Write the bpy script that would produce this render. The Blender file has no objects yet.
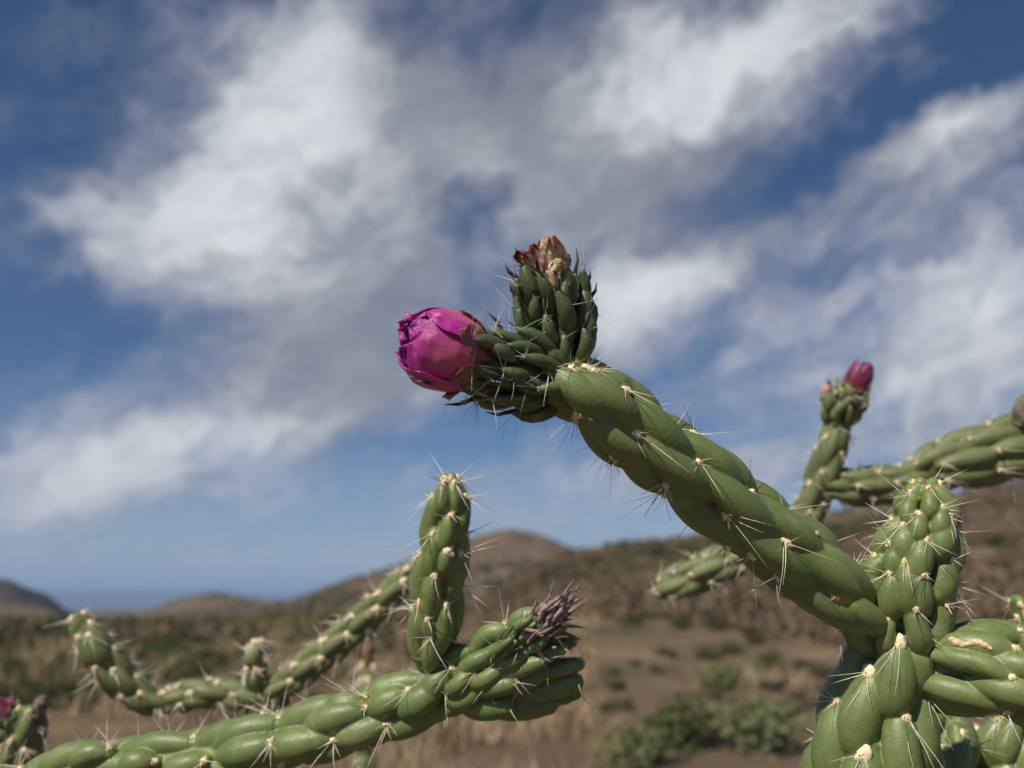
import bpy, math, random
import numpy as np
from mathutils import Vector, Matrix, noise as mnoise

scene = bpy.context.scene
col = scene.collection
R = math.radians
rng = random.Random(7)
nrng = np.random.default_rng(11)

# ------------------------------------------------------------------ camera
FPX = 804.0                       # focal length in pixels of a 1024 px wide frame
CAM = np.array([0.0, 0.0, 1.35])
PITCH = math.atan2(214.0, FPX)
FW = np.array([0, math.cos(PITCH), math.sin(PITCH)])
UP = np.array([0, -math.sin(PITCH), math.cos(PITCH)])
RT = np.array([1.0, 0, 0])
FOCUS = 0.272
cam_d = bpy.data.cameras.new('camera')
cam_d.sensor_width = 36.0
cam_d.lens = 36.0 * FPX / 1024.0
cam_d.clip_start = 0.01
cam_d.clip_end = 100000.0
cam_d.dof.use_dof = True
cam_d.dof.focus_distance = FOCUS
cam_d.dof.aperture_fstop = cam_d.lens / 3.4
cam = bpy.data.objects.new('camera', cam_d)
cam.location = CAM
cam.rotation_euler = (math.pi / 2 + PITCH, 0, 0)
col.objects.link(cam)
scene.camera = cam

def at(x, y, d):
    """world point that lies d metres in front of the camera plane, seen at pixel x, y"""
    return CAM + d * (FW + (x - 512.0) / FPX * RT + (384.0 - y) / FPX * UP)

def azel(x, y):
    v = at(x, y, 1.0) - CAM
    v = v / np.linalg.norm(v)
    return math.atan2(v[0], v[1]), math.asin(v[2])

# ------------------------------------------------------------------ sun, sky, exposure
SUN = np.array([-0.42, -0.54, 0.74]); SUN = SUN / np.linalg.norm(SUN)
SUN_EL = math.asin(SUN[2]); SUN_AZ = math.atan2(SUN[0], SUN[1])
sd = bpy.data.lights.new('sun', 'SUN')
sd.energy = 5.0; sd.angle = R(0.55); sd.color = (1.0, 0.93, 0.82)
so = bpy.data.objects.new('sun', sd)
so.rotation_euler = Vector(SUN).to_track_quat('Z', 'Y').to_euler()
so.location = (0, 0, 30)
col.objects.link(so)

scene.view_settings.view_transform = 'Standard'
scene.view_settings.look = 'None'
scene.view_settings.exposure = 0.0
scene.view_settings.gamma = 1.0
scene.cycles.use_denoising = True
scene.cycles.max_bounces = 6
scene.cycles.diffuse_bounces = 3
scene.cycles.volume_bounces = 0
scene.cycles.transparent_max_bounces = 8
scene.cycles.sample_clamp_indirect = 4.0

world = bpy.data.worlds.new('World')
scene.world = world
world.use_nodes = True
WN, WL = world.node_tree.nodes, world.node_tree.links
WN.clear()

class NT:
    """small helper round a node tree"""
    def __init__(s, tree): s.n, s.l = tree.nodes, tree.links
    def new(s, t, **kw):
        n = s.n.new(t)
        for k, v in kw.items(): setattr(n, k, v)
        return n
    def put(s, sock, v):
        if hasattr(v, 'is_output'): s.l.new(v, sock)
        else: sock.default_value = v
    def math(s, op, a, b=None, c=None, clamp=False):
        n = s.new('ShaderNodeMath', operation=op, use_clamp=clamp)
        s.put(n.inputs[0], a)
        if b is not None: s.put(n.inputs[1], b)
        if c is not None: s.put(n.inputs[2], c)
        return n.outputs[0]
    def vmath(s, op, a, b=None, scale=None):
        n = s.new('ShaderNodeVectorMath', operation=op)
        s.put(n.inputs[0], a)
        if b is not None: s.put(n.inputs[1], b)
        if scale is not None: s.put(n.inputs['Scale'], scale)
        return n.outputs[0]
    def noise(s, vec, scale, detail=4, rough=0.5, dist=0.0, colour=False):
        n = s.new('ShaderNodeTexNoise')
        if vec is not None: s.put(n.inputs['Vector'], vec)
        n.inputs['Scale'].default_value = scale
        n.inputs['Detail'].default_value = detail
        n.inputs['Roughness'].default_value = rough
        n.inputs['Distortion'].default_value = dist
        return n.outputs['Color' if colour else 'Fac']
    def remap(s, v, a, b, c=0.0, d=1.0, smooth=True):
        n = s.new('ShaderNodeMapRange', interpolation_type='SMOOTHSTEP' if smooth else 'LINEAR')
        s.put(n.inputs[0], v)
        for i, k in enumerate((a, b, c, d)): n.inputs[i + 1].default_value = k
        return n.outputs[0]
    def mix(s, f, a, b, mode='MIX'):
        n = s.new('ShaderNodeMix', data_type='RGBA', blend_type=mode)
        s.put(n.inputs[0], f)
        for k, v in ((6, a), (7, b)):
            if isinstance(v, tuple): v = (*v[:3], 1.0)
            s.put(n.inputs[k], v)
        return n.outputs[2]

W = NT(world.node_tree)
SKY_STRENGTH = 0.1
geo = W.new('ShaderNodeTexCoord')
sep = W.new('ShaderNodeSeparateXYZ')
WL.new(geo.outputs['Generated'], sep.inputs[0])
az_ = W.math('ARCTAN2', sep.outputs[0], sep.outputs[1])
el_ = W.math('ARCSINE', sep.outputs[2])
cmb = W.new('ShaderNodeCombineXYZ')
WL.new(az_, cmb.inputs[0]); WL.new(el_, cmb.inputs[1])
ang = cmb.outputs[0]
def blob_sum(vec, blobs, start=0.0):
    """adds soft elliptical cloud patches, each at its own bearing and height in the sky"""
    acc = start
    for (cx, cy, rx, ry, rot, amp) in blobs:
        a0, e0 = azel(cx, cy)
        c, s_ = math.cos(R(rot)), math.sin(R(rot))
        a1, e1 = azel(cx + 30 * c, cy + 30 * s_)
        a2, e2 = azel(cx - 30 * s_, cy + 30 * c)
        l1 = math.hypot(a1 - a0, e1 - e0) / 30 * rx * 1.45
        l2 = math.hypot(a2 - a0, e2 - e0) / 30 * ry * 1.45
        m = W.new('ShaderNodeMapping', vector_type='TEXTURE')
        W.put(m.inputs[0], vec)
        m.inputs['Location'].default_value = (a0, e0, 0)
        m.inputs['Rotation'].default_value = (0, 0, math.atan2(e1 - e0, a1 - a0))
        m.inputs['Scale'].default_value = (l1, l2, 1)
        g = W.new('ShaderNodeTexGradient', gradient_type='SPHERICAL')
        WL.new(m.outputs[0], g.inputs[0])
        acc = W.math('MULTIPLY_ADD', g.outputs[1], amp, acc)
    return acc
# turbulent bending of the sky bearing so that no patch keeps an elliptical outline
w1 = W.vmath('SCALE', W.vmath('SUBTRACT', W.noise(ang, 5.0, 5, 0.55, colour=True), (0.5, 0.5, 0.5)), scale=0.12)
w2 = W.vmath('SCALE', W.vmath('SUBTRACT', W.noise(ang, 17.0, 4, 0.55, colour=True), (0.5, 0.5, 0.5)), scale=0.06)
bent = W.vmath('ADD', W.vmath('ADD', ang, w1), w2)
CLOUDS = [
 (250,205,210,140,0,.85),(140,205,110,40,12,.40),(290,60,150,100,35,.55),(390,260,140,140,30,.70),(310,335,140,90,20,.55),
 (190,425,230,55,-8,.85),(330,425,90,45,-5,.45),(50,480,150,50,-5,.65),(180,500,160,25,-6,.35),
 (590,110,150,90,-25,.65),(740,55,180,85,-15,.85),(700,160,190,70,-15,.65),(660,290,130,55,-15,.85),(560,215,110,80,0,.55),
 (820,210,220,28,-28,.55),(965,125,150,25,-25,.75),(960,185,140,20,-28,.6),(880,285,150,50,-20,.6),(985,315,110,60,-25,.8),
 (770,385,190,35,-12,.6),(910,390,140,40,-10,.6),(600,350,80,22,0,.40),(600,465,150,24,8,.80),(560,525,170,20,6,.75),(490,480,90,18,4,.5),(800,450,140,22,-8,.6),(900,440,170,26,-12,.45),(960,380,120,40,-15,.4),(700,490,150,16,-5,.45),
 (150,560,380,30,0,.30),(470,110,130,90,0,.9),(430,40,90,60,0,.4),(620,220,130,80,0,.3),(900,230,150,60,-20,.3),(400,390,60,30,0,.30),(690,430,120,18,-6,.4),
 (30,330,110,80,0,-.38),(20,60,150,130,0,-.45),(480,215,48,42,0,-1.0),(165,330,70,40,0,-.15),(832,140,100,30,-30,-.7),(975,30,150,60,-20,-.9),
 (500,435,110,45,0,-.40),(20,200,60,60,0,-.3),(700,240,120,20,-20,-.35),(840,240,90,14,-25,-.4),(455,25,90,22,0,-.35)]
BRIGHT = [(250,160,130,150,0,.75),(130,215,120,40,10,.40),(230,435,130,30,-8,.60),(310,60,60,90,30,.35),(760,45,170,60,-15,.65),(600,110,120,50,-25,.30),
 (622,300,80,35,-15,.9),(960,130,130,28,-25,.5),(980,310,90,50,-25,.6),(50,470,120,50,0,.40),(860,300,100,30,-20,.3),(900,390,120,30,0,.35),
 (370,290,130,110,30,-.35),(730,185,150,45,-10,-.55),(290,360,120,50,0,-.3),(350,430,60,40,0,-.35),(470,70,110,80,0,-.5),(90,110,120,80,0,-.3),(560,130,60,90,0,-.25),(540,180,80,60,0,-.15)]
streak = W.new('ShaderNodeMapping', vector_type='TEXTURE')
W.put(streak.inputs[0], bent)
streak.inputs['Rotation'].default_value = (0, 0, R(24)); streak.inputs['Scale'].default_value = (1.6, 0.75, 1)
fbm = W.noise(streak.outputs[0], 8.0, 8, 0.58, 0.3)
fbm2 = W.noise(streak.outputs[0], 22.0, 7, 0.62, 0.4)
dens = blob_sum(bent, CLOUDS, 0.07)
dens = W.math('MULTIPLY_ADD', W.math('SUBTRACT', fbm, 0.5), 1.85, dens)
dens = W.math('MULTIPLY_ADD', W.math('SUBTRACT', fbm2, 0.5), 0.6, dens)
dens = W.math('SUBTRACT', dens, W.math('MULTIPLY', W.remap(sep.outputs[1], 0.25, -0.35), 0.7))   # clearer sky behind the camera
cover = W.remap(dens, -0.24, 1.42)
bri = blob_sum(bent, BRIGHT, 0.42)
bri = W.math('MULTIPLY_ADD', W.math('SUBTRACT', fbm2, 0.5), 1.0, bri)
bri = W.math('MULTIPLY_ADD', W.math('SUBTRACT', fbm, 0.5), 0.6, bri)
k = 1.0 / SKY_STRENGTH
grey = (0.255 * k, 0.278 * k, 0.330 * k); white = (0.74 * k, 0.755 * k, 0.78 * k)
ccol = W.mix(W.remap(bri, 0.0, 1.15), grey, white)
sky = W.new('ShaderNodeTexSky', sky_type='NISHITA')
sky.sun_disc = False
sky.sun_elevation = SUN_EL; sky.sun_rotation = SUN_AZ
sky.altitude = 1500; sky.air_density = 1.0; sky.dust_density = 0.6; sky.ozone_density = 2.0
skyc = W.mix(1.0, sky.outputs[0], (0.42, 0.56, 0.69), 'MULTIPLY')
veil = W.math('MULTIPLY', W.remap(el_, 0.20, -0.01), W.math('MULTIPLY_ADD', W.noise(streak.outputs[0], 6.0, 4, .55), .5, .5))
skyc = W.mix(veil, skyc, (0.37 * k, 0.44 * k, 0.52 * k))
final = W.mix(W.math('MULTIPLY', cover, 0.95), skyc, ccol)
bg = W.new('ShaderNodeBackground'); bg.inputs[1].default_value = SKY_STRENGTH
WL.new(final, bg.inputs[0])
wo = W.new('ShaderNodeOutputWorld'); WL.new(bg.outputs[0], wo.inputs[0])

# ------------------------------------------------------------------ helpers
def tag(o, label=None, cat=None, group=None, kind=None):
    if label: o['label'] = label
    if cat: o['category'] = cat
    if group: o['group'] = group
    if kind: o['kind'] = kind
    return o

class MB:
    """collects vertices and faces, then links them as ONE mesh object"""
    def __init__(s): s.v, s.f, s.m, s.n = [], [], [], 0
    def add(s, verts, faces, mat=0):
        verts = np.asarray(verts, float).reshape(-1, 3)
        s.v.append(verts)
        s.f.extend([tuple(i + s.n for i in f) for f in faces])
        s.m.extend([mat] * len(faces))
        s.n += len(verts)
    def mesh(s, name, mats, off=(0, 0, 0), smooth=True):
        me = bpy.data.meshes.new(name)
        v = np.concatenate(s.v) - np.asarray(off) if s.v else np.zeros((0, 3))
        me.from_pydata(v.tolist(), [], s.f)
        for m in mats: me.materials.append(m)
        if len(mats) > 1: me.polygons.foreach_set('material_index', s.m)
        if smooth: me.polygons.foreach_set('use_smooth', [True] * len(me.polygons))
        me.update()
        return me
    def build(s, name, mats, parent=None, off=(0, 0, 0), smooth=True):
        o = bpy.data.objects.new(name, s.mesh(name, mats, off, smooth))
        col.objects.link(o)
        if parent is not None: o.parent = parent
        return o

def unit(v):
    v = np.asarray(v, float); n = np.linalg.norm(v)
    return v / n if n > 1e-12 else np.array([0, 0, 1.0])
def perp(t):
    a = np.array([0, 0, 1.0]) if abs(t[2]) < .9 else np.array([1.0, 0, 0])
    u = unit(np.cross(t, a)); return u, np.cross(t, u)

def tube(mb, pts, rad, sides=10, mat=0, round_ends=True, flat=None):
    """a smooth tube of varying thickness along pts with rounded ends"""
    pts = [np.asarray(p, float) for p in pts]; rad = list(rad)
    if round_ends:
        t0 = unit(pts[0] - pts[1]); t1 = unit(pts[-1] - pts[-2]); r0, r1 = rad[0], rad[-1]
        pts = [pts[0] + t0 * r0 * k_ for k_ in (1, .92, .72, .4)] + pts + [pts[-1] + t1 * r1 * k_ for k_ in (.4, .72, .92, 1)]
        rad = [r0 * k_ for k_ in (.03, .39, .69, .92)] + rad + [r1 * k_ for k_ in (.92, .69, .39, .03)]
    n = len(pts); verts = []
    t = unit(pts[1] - pts[0]); u, _ = perp(t)
    cs = [(math.cos(2 * math.pi * j / sides), math.sin(2 * math.pi * j / sides)) for j in range(sides)]
    for i in range(n):
        t = unit(pts[min(i + 1, n - 1)] - pts[max(i - 1, 0)])
        u = unit(u - t * np.dot(u, t)); w = np.cross(t, u)
        for c, s_ in cs: verts.append(pts[i] + rad[i] * (c * u + s_ * w))
    faces = []
    for i in range(n - 1):
        for j in range(sides):
            j2 = (j + 1) % sides
            faces.append((i * sides + j, i * sides + j2, (i + 1) * sides + j2, (i + 1) * sides + j))
    faces.append(tuple(range(sides))[::-1]); faces.append(tuple((n - 1) * sides + j for j in range(sides)))
    mb.add(verts, faces, mat)

def cone(mb, p, q, r, mat=0, bend=0.0, sides=4):
    """a thin tapering spine from p to q"""
    p = np.asarray(p, float); q = np.asarray(q, float); t = unit(q - p); u, w = perp(t)
    m = (p + q) / 2 + u * bend * np.linalg.norm(q - p)
    verts = []
    for c, rr in ((p, r), (m, r * .72), (q, r * .08)):
        for j in range(sides):
            a = 2 * math.pi * j / sides
            verts.append(c + rr * (math.cos(a) * u + math.sin(a) * w))
    faces = []
    for i in range(2):
        for j in range(sides):
            j2 = (j + 1) % sides
            faces.append((i * sides + j, i * sides + j2, (i + 1) * sides + j2, (i + 1) * sides + j))
    mb.add(verts, faces, mat)

def bump_ball(mb, c, axes, radii, jit=0.12, seg=10, rings=6, mat=0):
    verts, faces = [], []
    for i in range(rings + 1):
        th = math.pi * i / rings
        for j in range(seg):
            ph = 2 * math.pi * j / seg
            k_ = 1 + rng.uniform(-jit, jit)
            d = (math.sin(th) * math.cos(ph) * radii[0], math.sin(th) * math.sin(ph) * radii[1], math.cos(th) * radii[2])
            verts.append(np.asarray(c) + k_ * (d[0] * axes[0] + d[1] * axes[1] + d[2] * axes[2]))
    for i in range(rings):
        for j in range(seg):
            j2 = (j + 1) % seg
            faces.append((i * seg + j, (i + 1) * seg + j, (i + 1) * seg + j2, i * seg + j2))
    mb.add(verts, faces, mat)

# ------------------------------------------------------------------ materials
def material(name, rough=0.6, spec=0.5):
    m = bpy.data.materials.new(name); m.use_nodes = True
    t = NT(m.node_tree); b = m.node_tree.nodes['Principled BSDF']
    b.inputs['Roughness'].default_value = rough
    b.inputs['Specular IOR Level'].default_value = spec
    return m, t, b

def cactus_material(name, base, pale, dark, rough=0.42, yellow=False, scale=1.0, sss=0.0):
    m, t, b = material(name, rough, 0.45)
    tc = t.new('ShaderNodeTexCoord').outputs['Object']
    n1 = t.noise(tc, 90 * scale, 5, 0.6); n2 = t.noise(tc, 900 * scale, 3, 0.6); n3 = t.noise(tc, 2600 * scale, 2, 0.5)
    c = t.mix(t.remap(n1, 0.32, 0.72), dark, pale)
    c = t.mix(0.45, c, base)
    c = t.mix(t.math('MULTIPLY', t.remap(n2, 0.55, 0.72), 0.35), c, pale)
    c = t.mix(t.math('MULTIPLY', t.remap(n3, 0.62, 0.72), 0.30), c, (0.19, 0.23, 0.10))
    vo = t.new('ShaderNodeTexVoronoi'); t.put(vo.inputs['Vector'], tc); vo.inputs['Scale'].default_value = 160 * scale
    sc = t.math('MULTIPLY', t.remap(vo.outputs['Distance'], 0.30, 0.18), t.remap(t.noise(tc, 60, 3), 0.54, 0.62))
    c = t.mix(t.math('MULTIPLY', sc, 0.7), c, (0.23, 0.17, 0.08))
    if yellow:
        at_ = t.new('ShaderNodeAttribute', attribute_name='yellow')
        c = t.mix(t.math('MULTIPLY', at_.outputs['Fac'], t.remap(t.noise(tc, 420, 4, .6), .30, .52)), c, (0.30, 0.33, 0.05))
    c = t.mix(t.math('MULTIPLY', t.remap(t.noise(tc, 45 * scale, 5, .7, 1.0), .50, .70), .45), c, tuple(x * 1.25 + .02 for x in pale))
    t.put(b.inputs['Base Color'], c)
    rr = t.math('MULTIPLY_ADD', n2, 0.3, rough - 0.12)
    t.put(b.inputs['Roughness'], rr)
    bp = t.new('ShaderNodeBump'); bp.inputs['Strength'].default_value = 0.35; bp.inputs['Distance'].default_value = 0.0004
    n4 = t.noise(tc, 260 * scale, 4, .6)
    t.put(bp.inputs['Height'], t.math('ADD', t.math('MULTIPLY', n4, 1.0), t.math('ADD', t.math('MULTIPLY', n2, 0.9), t.math('MULTIPLY', n3, 0.5))))
    t.put(b.inputs['Normal'], bp.outputs[0])
    return m

M = {}
M['green'] = cactus_material('cactus_skin', (0.142, 0.182, 0.058), (0.186, 0.224, 0.084), (0.092, 0.134, 0.038), 0.40, yellow=True)
M['green_far'] = cactus_material('cactus_skin_weathered', (0.140, 0.162, 0.058), (0.190, 0.204, 0.086), (0.088, 0.114, 0.040), 0.55, scale=0.6)
M['fruit'] = cactus_material('fruit_skin', (0.072, 0.096, 0.034), (0.105, 0.132, 0.050), (0.048, 0.070, 0.024), 0.38)
M['bright'] = cactus_material('young_skin', (0.095, 0.140, 0.040), (0.14, 0.18, 0.055), (0.06, 0.10, 0.03), 0.4)

def simple(name, a, b_, scale=300, rough=0.7, spec=0.3, lo=.35, hi=.65):
    m, t, b = material(name, rough, spec)
    tc = t.new('ShaderNodeTexCoord').outputs['Object']
    t.put(b.inputs['Base Color'], t.mix(t.remap(t.noise(tc, scale, 4, .6), lo, hi), a, b_))
    return m
M['wool'] = simple('areole_wool', (0.78, 0.60, 0.34), (0.90, 0.80, 0.58), 900, 0.9, 0.1)
M['wool_rust'] = simple('areole_wool_rust', (0.42, 0.20, 0.08), (0.78, 0.62, 0.40), 700, 0.9, 0.1)
M['spine'] = simple('pale_spine', (0.66, 0.56, 0.40), (0.84, 0.78, 0.66), 120, 0.45, 0.5)
M['spine_dark'] = simple('dark_spine', (0.05, 0.022, 0.018), (0.22, 0.12, 0.09), 150, 0.5, 0.4)
M['leaf_dark'] = simple('dark_leaf_tip', (0.022, 0.022, 0.016), (0.065, 0.055, 0.040), 500, 0.5, 0.4)
M['leaf_purple'] = simple('purple_leaf', (0.13, 0.075, 0.075), (0.36, 0.27, 0.25), 260, 0.6, 0.3)
M['dead'] = simple('weathered_stem', (0.10, 0.085, 0.06), (0.22, 0.19, 0.14), 60, 0.9, 0.1)

# ------------------------------------------------------------------ terrain: one sheet of ground out to the horizon
RIDGES = [  # silhouette (pixel), distance of the crest, where its slope begins
 ([(430,640),(470,612),(500,590),(530,570),(560,556),(590,548),(620,543),(650,540),(700,533),(750,525),(820,517),(880,508),(950,495),(1024,478),(1120,455),(1300,440),(1700,600)], 230., 14.),
 ([(180,650),(230,620),(270,604),(300,597),(331,585),(360,576),(390,567),(412,561),(440,548),(470,537),(490,532),(510,529),(540,536),(570,547),(600,558),(640,578),(700,610)], 430., 180.),
 ([(60,650),(110,626),(142,617),(170,603),(190,597),(215,593),(240,596),(275,603),(310,610),(350,618),(420,640)], 640., 330.),
 ([(-500,585),(-250,560),(-120,566),(-40,575),(0,578),(10,579),(26,586),(45,592),(56,600),(69,613),(80,622),(100,640)], 800., 480.)]
RT_TAB = []
for pts, dist, r0 in RIDGES:
    a, e = zip(*[azel(x, y) for x, y in pts])
    RT_TAB.append((np.array(a), np.tan(np.array(e)), dist, r0))
WAVES = [(nrng.uniform(0, 2 * math.pi), nrng.uniform(0, 6.28), 2 ** nrng.uniform(2.2, 7.5)) for _ in range(46)]
def sstep(x, a, b):
    t = np.clip((x - a) / (b - a), 0, 1); return t * t * (3 - 2 * t)
def height(x, y):
    x = np.asarray(x, float); y = np.asarray(y, float)
    r = np.hypot(x, y); a = np.arctan2(x, y)
    base = -0.019 * np.minimum(r, 700) * sstep(r, 6, 60) - 70 * sstep(r, 900, 2600)
    h = base.copy()
    for ta, te, dist, r0 in RT_TAB:
        crest = np.interp(a, ta, te) * dist + CAM[2]
        d_ = dist * (1 + 0.06 * np.sin(a * 9 + dist))
        crest = crest * d_ / dist
        up = np.clip((r - r0) / (d_ - r0), 0, 1) ** 1.07
        dn = 1 - sstep(r, d_, d_ * 1.9)
        inside = sstep(a, ta[0], ta[0] + .05) * (1 - sstep(a, ta[-1] - .05, ta[-1]))
        wgt = np.where(r <= d_, up, dn) * inside
        h = np.maximum(h, base + (crest - base) * wgt)
    far = np.tan(azel(300, 589)[1]) * 15000
    prof = far * (0.75 + 0.14 * np.sin(a * 13 + 1) + 0.09 * np.sin(a * 31) + 0.05 * np.sin(a * 67))
    h = np.maximum(h, -72 + (prof + 72) * sstep(r, 8000, 15000) * (1 - .9 * sstep(r, 15000, 22000)))
    n = np.zeros_like(h)
    for th, ph, wl in WAVES:
        kx, ky = math.cos(th) * 6.283 / wl, math.sin(th) * 6.283 / wl
        n += np.sin(x * kx + y * ky + ph) * wl * 0.0032
    h = h + n * sstep(r, 4, 40) * (1 - .6 * sstep(r, 150, 230))
    return h
az_list = np.concatenate([np.arange(-180, -46, 3.0), np.arange(-46, 46, 0.22), np.arange(46, 180, 3.0)])
r_list = np.concatenate([[0.0], np.geomspace(0.4, 700, 190), np.geomspace(720, 24000, 70)])
AA, RR = np.meshgrid(np.radians(az_list), r_list)
GX, GY = RR * np.sin(AA), RR * np.cos(AA)
GZ = height(GX, GY)
na, nr = len(az_list), len(r_list)
gv = np.stack([GX, GY, GZ], -1).reshape(-1, 3)
gf = []
for i in range(nr - 1):
    for j in range(na):
        j2 = (j + 1) % na
        gf.append((i * na + j, i * na + j2, (i + 1) * na + j2, (i + 1) * na + j))
gm = MB(); gm.add(gv, gf)
m, t, b = material('desert_ground', 0.95, 0.1)
gp = t.new('ShaderNodeNewGeometry').outputs['Position']
big = t.noise(gp, 0.035, 5, 0.6); mid = t.noise(gp, 0.35, 5, 0.65); fine = t.noise(gp, 3.5, 4, 0.65)
c = t.mix(t.remap(big, 0.35, 0.65), (0.118, 0.083, 0.056), (0.175, 0.126, 0.085))
c = t.mix(t.math('MULTIPLY', t.remap(mid, 0.5, 0.68), 0.75), c, (0.28, 0.20, 0.10))
c = t.mix(t.math('MULTIPLY', t.remap(fine, 0.5, 0.65), 0.5), c, (0.105, 0.075, 0.055))
vo = t.new('ShaderNodeTexVoronoi'); t.put(vo.inputs['Vector'], gp); vo.inputs['Scale'].default_value = 0.30
scrub = t.math('MULTIPLY', t.remap(vo.outputs['Distance'], 0.42, 0.22), t.remap(t.noise(gp, 0.05, 3), 0.42, 0.58))
big2 = t.noise(gp, 0.010, 5, 0.65)
c = t.mix(t.math('MULTIPLY', t.remap(big2, 0.48, 0.60), 0.65), c, (0.078, 0.060, 0.036))
c = t.mix(t.math('MULTIPLY', scrub, 0.8), c, (0.062, 0.056, 0.030))
vg = t.new('ShaderNodeAttribute', attribute_name='scrub_cover')
vmask = t.math('MULTIPLY', vg.outputs['Fac'], t.remap(t.noise(gp, 0.22, 4, .6), 0.12, 0.52))
c = t.mix(vmask, c, t.mix(t.remap(t.noise(gp, 0.12, 3), .4, .6), (0.070, 0.072, 0.026), (0.125, 0.118, 0.045)))
rk = t.new('ShaderNodeAttribute', attribute_name='shaded_rock')
c = t.mix(t.math('MULTIPLY', rk.outputs['Fac'], t.remap(t.noise(gp, 0.03, 5, .7), .15, .42)), c, (0.022, 0.024, 0.028))  # dark rock, with the far-left hill's shadow side put into the colour
vo2 = t.new('ShaderNodeTexVoronoi'); t.put(vo2.inputs['Vector'], gp); vo2.inputs['Scale'].default_value = 0.11
c = t.mix(t.math('MULTIPLY', t.remap(vo2.outputs['Distance'], .40, .18), t.remap(t.noise(gp, 0.02, 4, .6), .40, .60)), c, (0.055, 0.048, 0.028))
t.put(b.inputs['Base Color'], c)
bp = t.new('ShaderNodeBump'); bp.inputs['Strength'].default_value = 0.6; bp.inputs['Distance'].default_value = 0.12
t.put(bp.inputs['Height'], fine); t.put(b.inputs['Normal'], bp.outputs[0])
M['ground'] = m
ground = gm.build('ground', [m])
a_l, a_r = azel(-80, 650)[0], azel(430, 650)[0]
cov = sstep(AA, a_l - .3, a_l) * (1 - sstep(AA, a_r - .28, a_r + .06)) * sstep(RR, 14, 24) * (1 - sstep(RR, 120, 250))
cov = np.clip(cov + 0.9 * sstep(RR, 2600, 6000), 0, 1)
at_ = ground.data.attributes.new('scrub_cover', 'FLOAT', 'POINT'); at_.data.foreach_set('value', cov.reshape(-1).astype(np.float32))
rock_shade = sstep(RR, 560, 700) * (1 - sstep(RR, 1200, 1700)) * (1 - sstep(AA, azel(75, 600)[0], azel(90, 600)[0])) * (.70 + .30 * sstep(AA, azel(5, 600)[0], azel(30, 600)[0]))  # rock mask with painted shade, deeper on the hill's right part
at_ = ground.data.attributes.new('shaded_rock', 'FLOAT', 'POINT'); at_.data.foreach_set('value', rock_shade.reshape(-1).astype(np.float32))
tag(ground, 'brown stony desert ground rising into scrub dotted hills', 'ground', kind='structure')

# the air: far ranges fade to blue
hz = MB()
hx, z0, z1 = 23500.0, float(GZ.min()) - 1.0, float(GZ.max()) + 40.0
hv = [(sx * hx, sy * hx, z) for z in (z0, z1) for sx, sy in ((-1, -1), (1, -1), (1, 1), (-1, 1))]
hz.add(hv, [(3, 2, 1, 0), (4, 5, 6, 7), (0, 1, 5, 4), (1, 2, 6, 5), (2, 3, 7, 6), (3, 0, 4, 7)])
hm = bpy.data.materials.new('haze_air'); hm.use_nodes = True
ht = NT(hm.node_tree); hm.node_tree.nodes.clear()
pv = ht.new('ShaderNodeVolumePrincipled')
pv.inputs['Color'].default_value = (0.46, 0.66, 1.0, 1); pv.inputs['Density'].default_value = 1.3e-4; pv.inputs['Anisotropy'].default_value = 0.0
ho = ht.new('ShaderNodeOutputMaterial'); ht.l.new(pv.outputs[0], ho.inputs['Volume'])
haze = hz.build('haze', [hm], smooth=False)
tag(haze, 'pale blue haze over the far ranges', 'haze', kind='stuff')
#STRUCT_END
# ------------------------------------------------------------------ shrubs on the slopes
def shrub_mesh(name, seed, n_leaf, leaf, flat, mats, spiky=False):
    r_ = np.random.default_rng(seed); mb = MB(); V = []; F = []
    lobes = [(r_.normal(0, .34, 3) * (1, 1, .45) + (0, 0, .42 * flat), r_.uniform(.22, .42)) for _ in range(9)]
    for i in range(n_leaf):
        c_, rad = lobes[r_.integers(len(lobes))]
        d = unit(r_.normal(size=3)); p = c_ + d * rad * r_.uniform(.55, 1.05) ** .6
        p[2] = max(p[2] * 1.0, 0.03)
        if spiky: dirn = unit(d + np.array([0, 0, .9]))
        else: dirn = unit(r_.normal(size=3) + d)
        s_ = unit(np.cross(dirn, r_.normal(size=3)))
        l = leaf * r_.uniform(.6, 1.3); w_ = l * (.12 if spiky else .45)
        k0 = len(V)
        V += [p - s_ * w_ * .3, p + dirn * l * .5 - s_ * w_, p + dirn * l, p + dirn * l * .5 + s_ * w_]
        F.append((k0, k0 + 1, k0 + 2, k0 + 3))
    mb.add(V, F, 0)
    for i in range(14):
        d = unit(r_.normal(size=3) * (1, 1, .3) + (0, 0, .8))
        cone(mb, (0, 0, -.1), d * r_.uniform(.5, .9), .022, 1, r_.uniform(-.1, .1), 5)
    return mb.mesh(name, mats, smooth=False)
def leafmat(name, a, b_):
    m, t, b = material(name, .75, .2)
    g = t.new('ShaderNodeNewGeometry')
    oi = t.new('ShaderNodeObjectInfo')
    c = t.mix(t.noise(g.outputs['Position'], 1.3, 2), a, b_)
    c = t.mix(t.math('MULTIPLY', oi.outputs['Random'], .5), c, tuple(x * .62 for x in a))
    t.put(b.inputs['Base Color'], c); return m
M['leaf_olive'] = leafmat('olive_leaf', (0.070, 0.078, 0.030), (0.125, 0.115, 0.052))
M['leaf_green'] = leafmat('green_leaf', (0.060, 0.082, 0.024), (0.115, 0.130, 0.045))
M['leaf_pale'] = leafmat('pale_green_leaf', (0.13, 0.155, 0.062), (0.21, 0.22, 0.105))
M['leaf_straw'] = leafmat('straw_tuft', (0.140, 0.092, 0.052), (0.21, 0.145, 0.084))
M['leaf_valley'] = leafmat('valley_leaf', (0.100, 0.105, 0.036), (0.15, 0.145, 0.055))
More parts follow.
